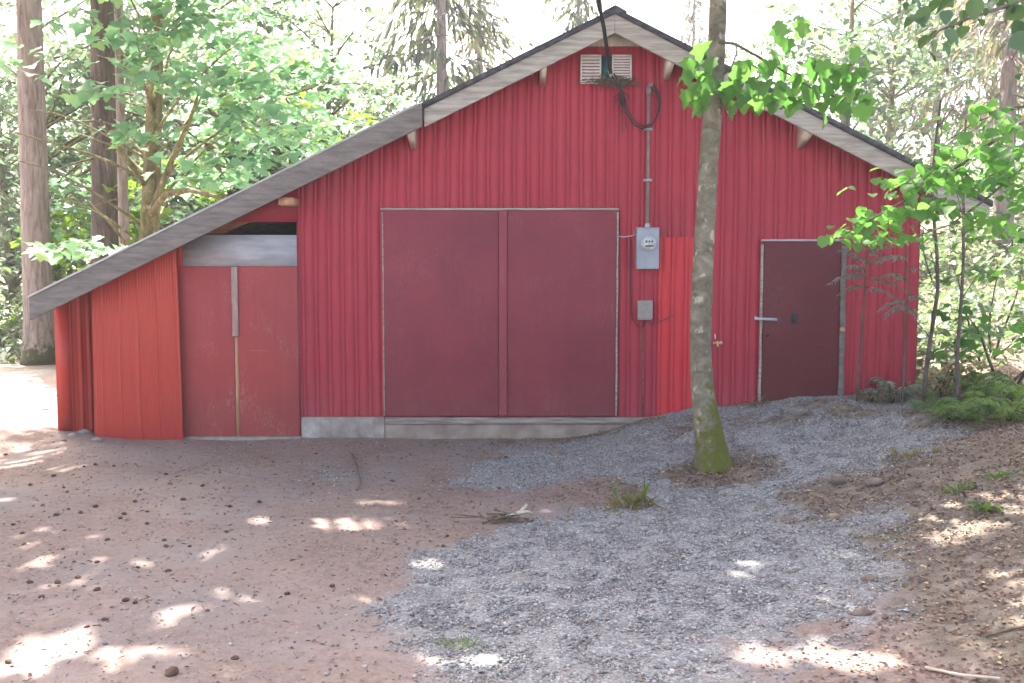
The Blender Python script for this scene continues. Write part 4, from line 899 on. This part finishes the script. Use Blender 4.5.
# --- ferns and shrubs at right
def fern(base, n, L_, label, m='fern', seed=0, up=0.9, group=None, name='sword_fern', dirs=None):
    r_ = np.random.default_rng(seed); t = empty(name, base, label, 'fern', group); mb = MB(); lv = Leaves('blade'); lv2 = lv; b = np.array(base)
    for k in range(n):
        a = (2*pi*k/n+r_.normal()*0.25) if dirs is None else r_.uniform(*dirs); l = L_*r_.uniform(0.7, 1.1); h = up*l*r_.uniform(0.5, 0.95)
        tt = np.linspace(0, 1, 20); S = np.stack([b[0]+cos(a)*l*0.85*tt, b[1]+sin(a)*l*0.85*tt, b[2]+h*(1.9*tt-1.75*tt**2)], 1)
        mb.tube(S[::2], np.linspace(0.006, 0.002, 10), 4)
        for i in range(2, 20):
            wl = 0.15*l*math.sin(pi*min(1, 0.18+0.85*i/20))**0.8+0.015
            for sgn in (-1, 1):
                for dd in (0, 0.5):
                    p = S[i]+(S[i-1]-S[i])*dd
                    lv.add(p, wl*1.05, yaw=a+sgn*1.25, pitch=(-0.3, 0.05), roll=0.25)
    mb.build('stalks', M['darkbark'], t)
    lv.t = TPL['blade'][0]*np.array([1.5, 1, 1]); lv.build('fronds', M[m], t); return t
for k, (px, dep, n, l, lab) in enumerate(((938, 10.6, 8, 0.42, 'small fern at the foot of the curved sapling'), (975, 9.9, 10, 0.66, 'large sword fern on the crest of the earth bank'), (1014, 9.6, 10, 0.75, 'big sword fern at the right edge above the bank'),
        (953, 10.0, 8, 0.4, 'low fern where the gravel meets the bank'), (985, 10.9, 10, 0.62, 'sword fern behind the straight sapling'), (1035, 10.4, 12, 0.9, 'fern half cut by the right edge under the leafy shrub'))):
    fern(gp(px, dep), n, l, lab, seed=20+k)
p = G(890, 405); fern((p[0]+0.1, -0.42, ground(p[0], -0.42)), 9, 0.6, 'pale drooping fern against the wall at the barn corner', 'deadspray', 31, up=1.0)
fern((W(872, 400, -0.5)[0], -0.5, ground(W(872, 400, -0.5)[0], -0.5)), 7, 0.42, 'small pale fern right of the weathered door post', 'drygrass', 33, up=1.0)
fern(tuple(G(985, 512)), 7, 0.17, 'tiny bright green fern alone on the bare bank', 'leaf_bright', 34, up=0.9, name='seedling')
bush('leafy_shrub', gp(1012, 11.2), 2.0, 0.75, 16, 0.115, 'maple', M['leaf_glow'], 'leafy green shrub with broad leaves at the right edge behind the ferns', 3, 41)
bush('leafy_shrub', gp(990, 14.0), 1.6, 1.0, 16, 0.12, 'ovate', M['under'], 'pale shrub on the slope behind the straight sapling', 4, 42)
bush('leafy_shrub', gp(938, 15.5), 1.0, 0.8, 12, 0.11, 'ovate', M['under'], 'low pale shrub right behind the barn corner', 4, 43)
bush('leafy_shrub', (4.95, -0.55, ground(4.95, -0.55)), 0.42, 0.30, 8, 0.07, 'rhomb', M['drygrass'], 'brown dry weeds heaped against the barn corner', 8, 44)

# --- undergrowth on the forest floor
lv = Leaves('rhomb')
for _ in range(1300):
    dep = 13.5+rng.uniform()**0.8*42; px = rng.uniform(-350, 1400); X = (px-CX)/F*dep; Y = CAM[1]+dep
    if Y < YB+0.6 and XL-0.5 < X < XR+0.4: continue
    if X < -4 and X > -16 and Y < 8.3: continue
    z = ground(X, Y); s = 0.25+0.014*dep
    lv.clump((X, Y, z+s*0.55), s, 22, 0.13+0.005*dep, 0.8)
for _ in range(700):
    X = rng.uniform(5.2, 16); Y = rng.uniform(0.3, 16); z = ground(X, Y); s = rng.uniform(0.25, 0.6); lv.clump((X, Y, z+s*0.6), s, 22, 0.13, 0.8)
tag(lv.build('undergrowth', M['under']), 'pale green undergrowth covering the forest floor around and behind the barn', 'undergrowth', None, 'stuff')

# ---------------------------------------------------------------- background trees (shared shapes)
def proto_broad(seed, h, r, nclump):
    r_ = np.random.default_rng(seed); tr = MB(); P_ = bend((0, 0, -0.3), (r_.normal()*0.4, r_.normal()*0.4, h*0.9), 0, 14, 0.02, seed)
    tr.tube(P_, np.linspace(0.2, 0.04, 14), 9, jit=0.06); lv = Leaves('rhomb'); cl = []
    for k in range(nclump):
        z = h*r_.uniform(0.22, 1); a = r_.uniform(0, 6.28); rr = r*sqrt(max(0.05, 1-((z/h-0.55)/0.55)**2))*sqrt(r_.uniform()); cl.append((cos(a)*rr, sin(a)*rr, z))
    limbs(tr, P_, cl[::2], 0.05, seed)
    for c in cl: lv.clump(c, 0.75, 26, 0.26, 0.35)
    a = tr.build('trunk', M['bark_maple']); b = lv.build('crown', M['leaf_far']); return a, b
def proto_con(seed, h, r, mat_, tpl='strip', n=150, z0=0.25, sz=0.6):
    tr = MB(); P_ = np.stack([np.zeros(20), np.zeros(20), np.linspace(-0.3, h, 20)], 1); tr.tube(P_, np.linspace(0.24, 0.03, 20), 10, jit=0.05)
    conifer_limbs(tr, P_, h*z0, h*0.97, r, 60, seed); lv = Leaves(tpl); conifer_crown(lv, P_, h*z0, h, r, n, sz)
    return tr.build('trunk', M['bark_fir']), lv.build('crown', mat_)
protos = {'b1': proto_broad(51, 11, 3.0, 95), 'b2': proto_broad(52, 8, 2.4, 75), 'c1': proto_con(53, 19, 3.0, M['needles']), 'c2': proto_con(54, 15, 2.6, M['mossy'], n=300, z0=0.2, sz=0.38)}
LAB = {'b1': 'tall pale leafy tree in the forest behind the barn', 'b2': 'short pale leafy tree in the forest behind the barn', 'c1': 'dark fir tree in the forest behind the barn', 'c2': 'fir hung with grey drooping sprays in the forest behind the barn'}
NAMES = {'b1': 'leafy_tree', 'b2': 'leafy_tree', 'c1': 'forest_fir', 'c2': 'grey_fir'}
used = set()
def place(kind, X, Y, s=1.0, label=None):
    a, b = protos[kind]; base = (X, Y, ground(X, Y)); t = empty(NAMES[kind], base, label or LAB[kind], 'tree', {'b': 'leafy trees of the forest', 'c': 'firs of the forest'}[kind[0]])
    t.rotation_euler = (0, 0, float(rng.uniform(0, 6.28))); t.scale = (s, s, s)
    for o in (a, b):
        if o.name not in used: used.add(o.name); c = o
        else: c = o.copy(); COL.objects.link(c)
        c.parent = t
place('c1', *gp(443, 30)[:2], 1.0, 'lone fir trunk showing above the middle of the left roof slope')
place('c2', *gp(480, 36)[:2], 1.0, 'grey drooping fir right of the lone trunk above the roof')
place('c2', *gp(1000, 24)[:2], 1.05, 'grey drooping fir in the upper right corner of the view')
place('b2', *gp(838, 26)[:2], 1.1, 'pale leafy tree seen over the right roof slope')
place('b1', *gp(330, 27)[:2], 0.9, 'pale leafy tree behind the broad maple')
place('c1', *gp(578, 34)[:2], 0.9, 'fir showing faintly just left of the roof peak')
for kd, px, dep in (('b1', 60, 25), ('b2', 130, 27), ('b1', 215, 25), ('b2', 290, 28), ('b1', 350, 31), ('b2', 10, 29), ('b1', 160, 33), ('b2', 255, 35), ('b1', 100, 40), ('b1', 310, 40), ('b2', 400, 36), ('b1', 470, 46), ('b1', 560, 50)): place(kd, *gp(px, dep)[:2], float(rng.uniform(0.85, 1.1)))
place('b1', *gp(-20, 33)[:2], 1.0, 'pale leafy tree left of the thick fir trunk'); place('b1', *gp(80, 36)[:2], 1.0, 'pale leafy tree between the two left fir trunks')
spots = [('b1', -160, 30), ('c1', -90, 40), ('b2', 50, 30), ('c1', 130, 42), ('b1', 190, 34), ('b2', 230, 28), ('c1', 270, 45), ('b1', 395, 38), ('b1', 520, 42), ('b2', 640, 46), ('c2', 690, 50), ('b1', 760, 40),
         ('b1', 890, 34), ('c1', 1060, 36), ('b1', 1040, 27), ('c1', 930, 44), ('b1', 1120, 30), ('c1', 1180, 40), ('b1', 860, 48), ('b2', 20, 48), ('b1', 110, 54), ('b1', -60, 52), ('b2', 160, 60), ('b1', 985, 42), ('c1', -240, 44), ('b1', 1250, 36)]
for kd, px, dep in spots: place(kd, *gp(px, dep)[:2], float(rng.uniform(0.85, 1.1)))

# ---------------------------------------------------------------- small things on the ground
def cone_mesh(seed):
    r_ = np.random.default_rng(seed); mb = MB(); k = 14; prof = []
    for i in range(9):
        u = i/8; r = 0.42*math.sin(pi*(0.06+0.90*u))**0.75; prof.append((r, u))
    V = []
    for i, (r, u) in enumerate(prof):
        for j in range(k):
            a = 2*pi*j/k+0.22*(i % 2); rr = r*(1+0.22*(1 if (i+j) % 2 else -1)+0.08*r_.normal()); V.append((u-0.5, rr*cos(a), rr*sin(a)+0.30))
    n = len(prof); mb.add(V, [(i*k+j, i*k+(j+1) % k, (i+1)*k+(j+1) % k, (i+1)*k+j) for i in range(n-1) for j in range(k)]+[tuple(range(k-1, -1, -1)), tuple((n-1)*k+j for j in range(k))]); return mb
Z1 = [(477,127),(460,140),(448,120),(547,152),(397,223),(397,255),(335,228),(258,208),(218,225),(152,232),(182,168),(172,157),(175,273),(65,310),(36,256),(290,298),(443,300),(512,315),(448,318),(372,373),(455,382),(262,358),(210,402),(80,415),(155,415),(112,453),(262,435),(365,468),(340,463),(282,515),(235,533),(22,628),(788,353),(898,424),(775,445),(612,278),(700,196),(620,208),(845,147),(737,88),(853,65),(227,100),(257,95),(307,98),(15,68),(115,205),(185,215),(495,190),(365,195),(380,163),(145,125),(82,150),(560,490),(635,620),(170,323),(60,280),(200,358),(325,240)]
cones = [(a/2.7, 430+b/2.7) for a, b in Z1]+[(340+a/2.7, 430+b/2.7) for a, b in ((166,78),(140,140),(447,75),(350,125),(357,163),(213,187),(290,287),(278,315),(195,505),(430,160))]
src = [None]*3
for i in range(3):
    src[i] = cone_mesh(i).build('fir_cone', M['cone'], None, False)
for i, (px, py) in enumerate(cones+[(172, 674.5)]):
    p = G(px, py); o = src[i] if i < 3 else src[i % 3].copy()
    if i >= 3: COL.objects.link(o)
    big = i == len(cones); s = 0.085 if big else float(rng.uniform(0.030, 0.052)); o.scale = (s, s*0.85, s*0.62); o.location = (p[0], p[1], p[2]-0.002); o.rotation_euler = (0, float(rng.normal()*0.15), float(rng.uniform(0, 6.28)))
    tag(o, 'large brown fir cone lying nearest the camera on the dirt' if big else 'small dark brown fir cone lying on the dirt yard', 'fir cone', 'fir cones strewn on the dirt')
def stone(px, py, s, label, m='rock', seed=0):
    r_ = np.random.default_rng(seed); p = G(px, py); mb = MB(); V = []; k = 10
    for i, u in enumerate(np.linspace(-1, 1, 7)):
        rr = sqrt(max(0.02, 1-u*u))
        for j in range(k): a = 2*pi*j/k; q = 1+0.16*r_.normal(); V.append((p[0]+s*rr*q*cos(a), p[1]+0.8*s*rr*q*sin(a), p[2]+0.15*s+0.55*s*u))
    mb.add(V, [(i*k+j, i*k+(j+1) % k, (i+1)*k+(j+1) % k, (i+1)*k+j) for i in range(6) for j in range(k)]+[tuple(range(k-1, -1, -1)), tuple(6*k+j for j in range(k))]); return tag(mb.build('stone', M[m], None, True), label, 'stone')
stone(839, 483, 0.085, 'flat brown stone at the right end of the gravel bank', seed=1); stone(874, 484, 0.08, 'brown stone beside the flat one near the bank', seed=2)
stone(869, 580, 0.05, 'dark reddish stone on the littered dirt at right', seed=3); stone(862, 615, 0.06, 'dark clod nearest the camera on the littered dirt', seed=4)
stone(497, 458, 0.05, 'dark stone on the upper edge of the thin gravel', seed=5); stone(556, 455, 0.07, 'reddish clod in the upper gravel patch', seed=6)
for k, (px, py, q, lab) in enumerate(((84, 433, 0.07, 'pale broken concrete lump in the gap left of the lean-to panel'), (72, 436, 0.05, 'small grey rubble stone at the foot of the outer lean-to post'), (97, 441, 0.06, 'grey rubble stone under the left end of the lean-to panel'), (64, 441, 0.035, 'little pale stone on the dirt by the lean-to corner'))): stone(px, py, q, lab, 'concrete', 20+k)
p = G(516, 520); ds = empty('driftwood', p, 'pale forked piece of dry wood on the dirt mid yard', 'stick')
mb = MB(); mb.tube([p+np.array(q) for q in ((-0.16, 0, 0.02), (-0.06, 0, 0.03), (0.04, 0.02, 0.06), (0.09, 0.05, 0.12))], [0.008, 0.016, 0.02, 0.012], 7); mb.tube([p+np.array(q) for q in ((0.02, 0.02, 0.05), (0.10, 0.0, 0.07), (0.14, 0.0, 0.05))], [0.016, 0.014, 0.006], 7); mb.build('wood', M['palestick'], ds, True)
mb = MB(); r_ = np.random.default_rng(3)
for _ in range(28): c = p+np.array([-0.10+r_.normal()*0.10, -0.04+r_.normal()*0.04, 0.02+abs(r_.normal())*0.015]); v = r_.normal(0, 0.07, 3)*np.array([1, .6, .15]); mb.tube([c-v, c+v], 0.006, 5)
tag(mb.build('bark_scraps', M['twig']), 'small heap of dark bark scraps in front of the pale driftwood', 'bark scraps')
def tuft(px, py, n, L_, m, label, name='weed_tuft', spread=0.12, mix_=None):
    p = G(px, py); t = empty(name, p, label, 'weed'); lv = Leaves('blade')
    q = np.stack([p[0]+rng.normal(0, spread, n), p[1]+rng.normal(0, spread*0.5, n), np.zeros(n)], 1); q[:, 2] = H(q[:, 0], q[:, 1])
    lv.add(q, L_, pitch=(0.5, 1.45), roll=0.4); lv.build('blades', M[m], t)
    if mix_: l2 = Leaves('blade'); l2.add(q[:6]+np.array([0, 0, 0.02]), L_*1.5, pitch=(1.0, 1.5)); l2.build('green_blades', M[mix_], t)
    return t
tuft(632, 508, 70, 0.14, 'drygrass', 'tuft of dry orange grass with a few green blades in the gravel', mix_='leaf_bright')
tuft(600, 515, 26, 0.10, 'drygrass', 'sparse dry grass trailing left of the orange tuft', spread=0.28)
tuft(461, 647, 40, 0.06, 'fern', 'small dark green weed in the near gravel', spread=0.06)
tuft(958, 492, 36, 0.09, 'fern', 'small moss tuft high on the bare bank', spread=0.07)
tuft(759, 405, 16, 0.12, 'drygrass', 'small pale weed sprouting at the left foot of the small maroon door', spread=0.08)
tuft(908, 458, 50, 0.10, 'drygrass', 'yellow green grass clump at the foot of the gravel bank', spread=0.12)
tuft(1000, 478, 40, 0.08, 'fern', 'small moss tuft near the right edge of the bank', spread=0.07)
for k, (pts, lab) in enumerate(((((925, 672), (960, 680), (1000, 684)), 'pale bent twig at the lower right of the dirt'), (((985, 640), (1015, 632), (1040, 629)), 'reddish dry twig at the right edge'), (((352, 455), (357, 470), (361, 485), (357, 492)), 'thin dark upright twig at the left end of the upper gravel'))):
    P_ = [G(*q)+np.array([0, 0, 0.02]) for q in pts]; mb = MB(); mb.tube(P_, 0.008, 6); tag(mb.build('twig', M['palestick' if k == 0 else 'twig'], None, True), lab, 'twig')

# ---------------------------------------------------------------- haze volume added for veiling glare
hm = bpy.data.materials.new('glare_haze'); hm.use_nodes = True; hnt = hm.node_tree; hnt.nodes.clear()
pv = hnt.nodes.new('ShaderNodeVolumePrincipled'); pv.inputs['Color'].default_value = (0.95, 0.97, 1.0, 1); pv.inputs['Density'].default_value = HAZE; pv.inputs['Anisotropy'].default_value = 0.2
ho = hnt.nodes.new('ShaderNodeOutputMaterial'); hnt.links.new(pv.outputs[0], ho.inputs['Volume'])
mb = MB(); q = float(max(abs(GX[0]), GX[-1], abs(GY[0]), GY[-1]))+5; mb.box((-q, -q, -1.6), (q, q, 27.0)); hz = mb.build('haze', hm); tag(hz, 'thin pale haze added as veiling glare over the forest trees', 'haze', None, 'stuff')
# ---------------------------------------------------------------- light, sky, camera
w = bpy.data.worlds.new('World'); sc.world = w; w.use_nodes = True; nt = w.node_tree
sky = nt.nodes.new('ShaderNodeTexSky'); sky.sky_type = 'NISHITA'; sky.sun_disc = False; sky.sun_elevation = SUN_EL; sky.sun_rotation = SUN_AZ % (2*pi)
sky.air_density = 0.6; sky.dust_density = 6.0; sky.ozone_density = 0.3; sky.altitude = 100
bg = nt.nodes['Background']; bg.inputs['Strength'].default_value = 0.15; nt.links.new(mix(nt, 1.0, sky.outputs[0], (1.04, 1.0, 0.93), 'MULTIPLY'), bg.inputs['Color'])
sl_ = bpy.data.lights.new('sun', 'SUN'); sl_.energy = 3.4; sl_.angle = radians(0.53); sl_.color = (1.0, 0.95, 0.87)
so = bpy.data.objects.new('sun', sl_); COL.objects.link(so)
from mathutils import Vector
so.rotation_euler = Vector(SUN).to_track_quat('Z', 'Y').to_euler(); so.location = (0, 0, 30)
cd = bpy.data.cameras.new('camera'); cam = bpy.data.objects.new('camera', cd); COL.objects.link(cam)
cd.sensor_width = 36; cd.lens = F/1024*36; cd.clip_end = 2000; cam.location = CAM; cam.rotation_euler = (pi/2-PITCH, 0, 0); sc.camera = cam
vs = sc.view_settings; vs.view_transform = 'Standard'; vs.look = 'None'; vs.exposure = 2.87; vs.gamma = 1; vs.use_curve_mapping = False
sc.cycles.max_bounces = 8; sc.cycles.diffuse_bounces = 4; sc.cycles.glossy_bounces = 3; sc.cycles.transmission_bounces = 6; sc.cycles.transparent_max_bounces = 6
sc.cycles.sample_clamp_indirect = 6; sc.cycles.use_denoising = True
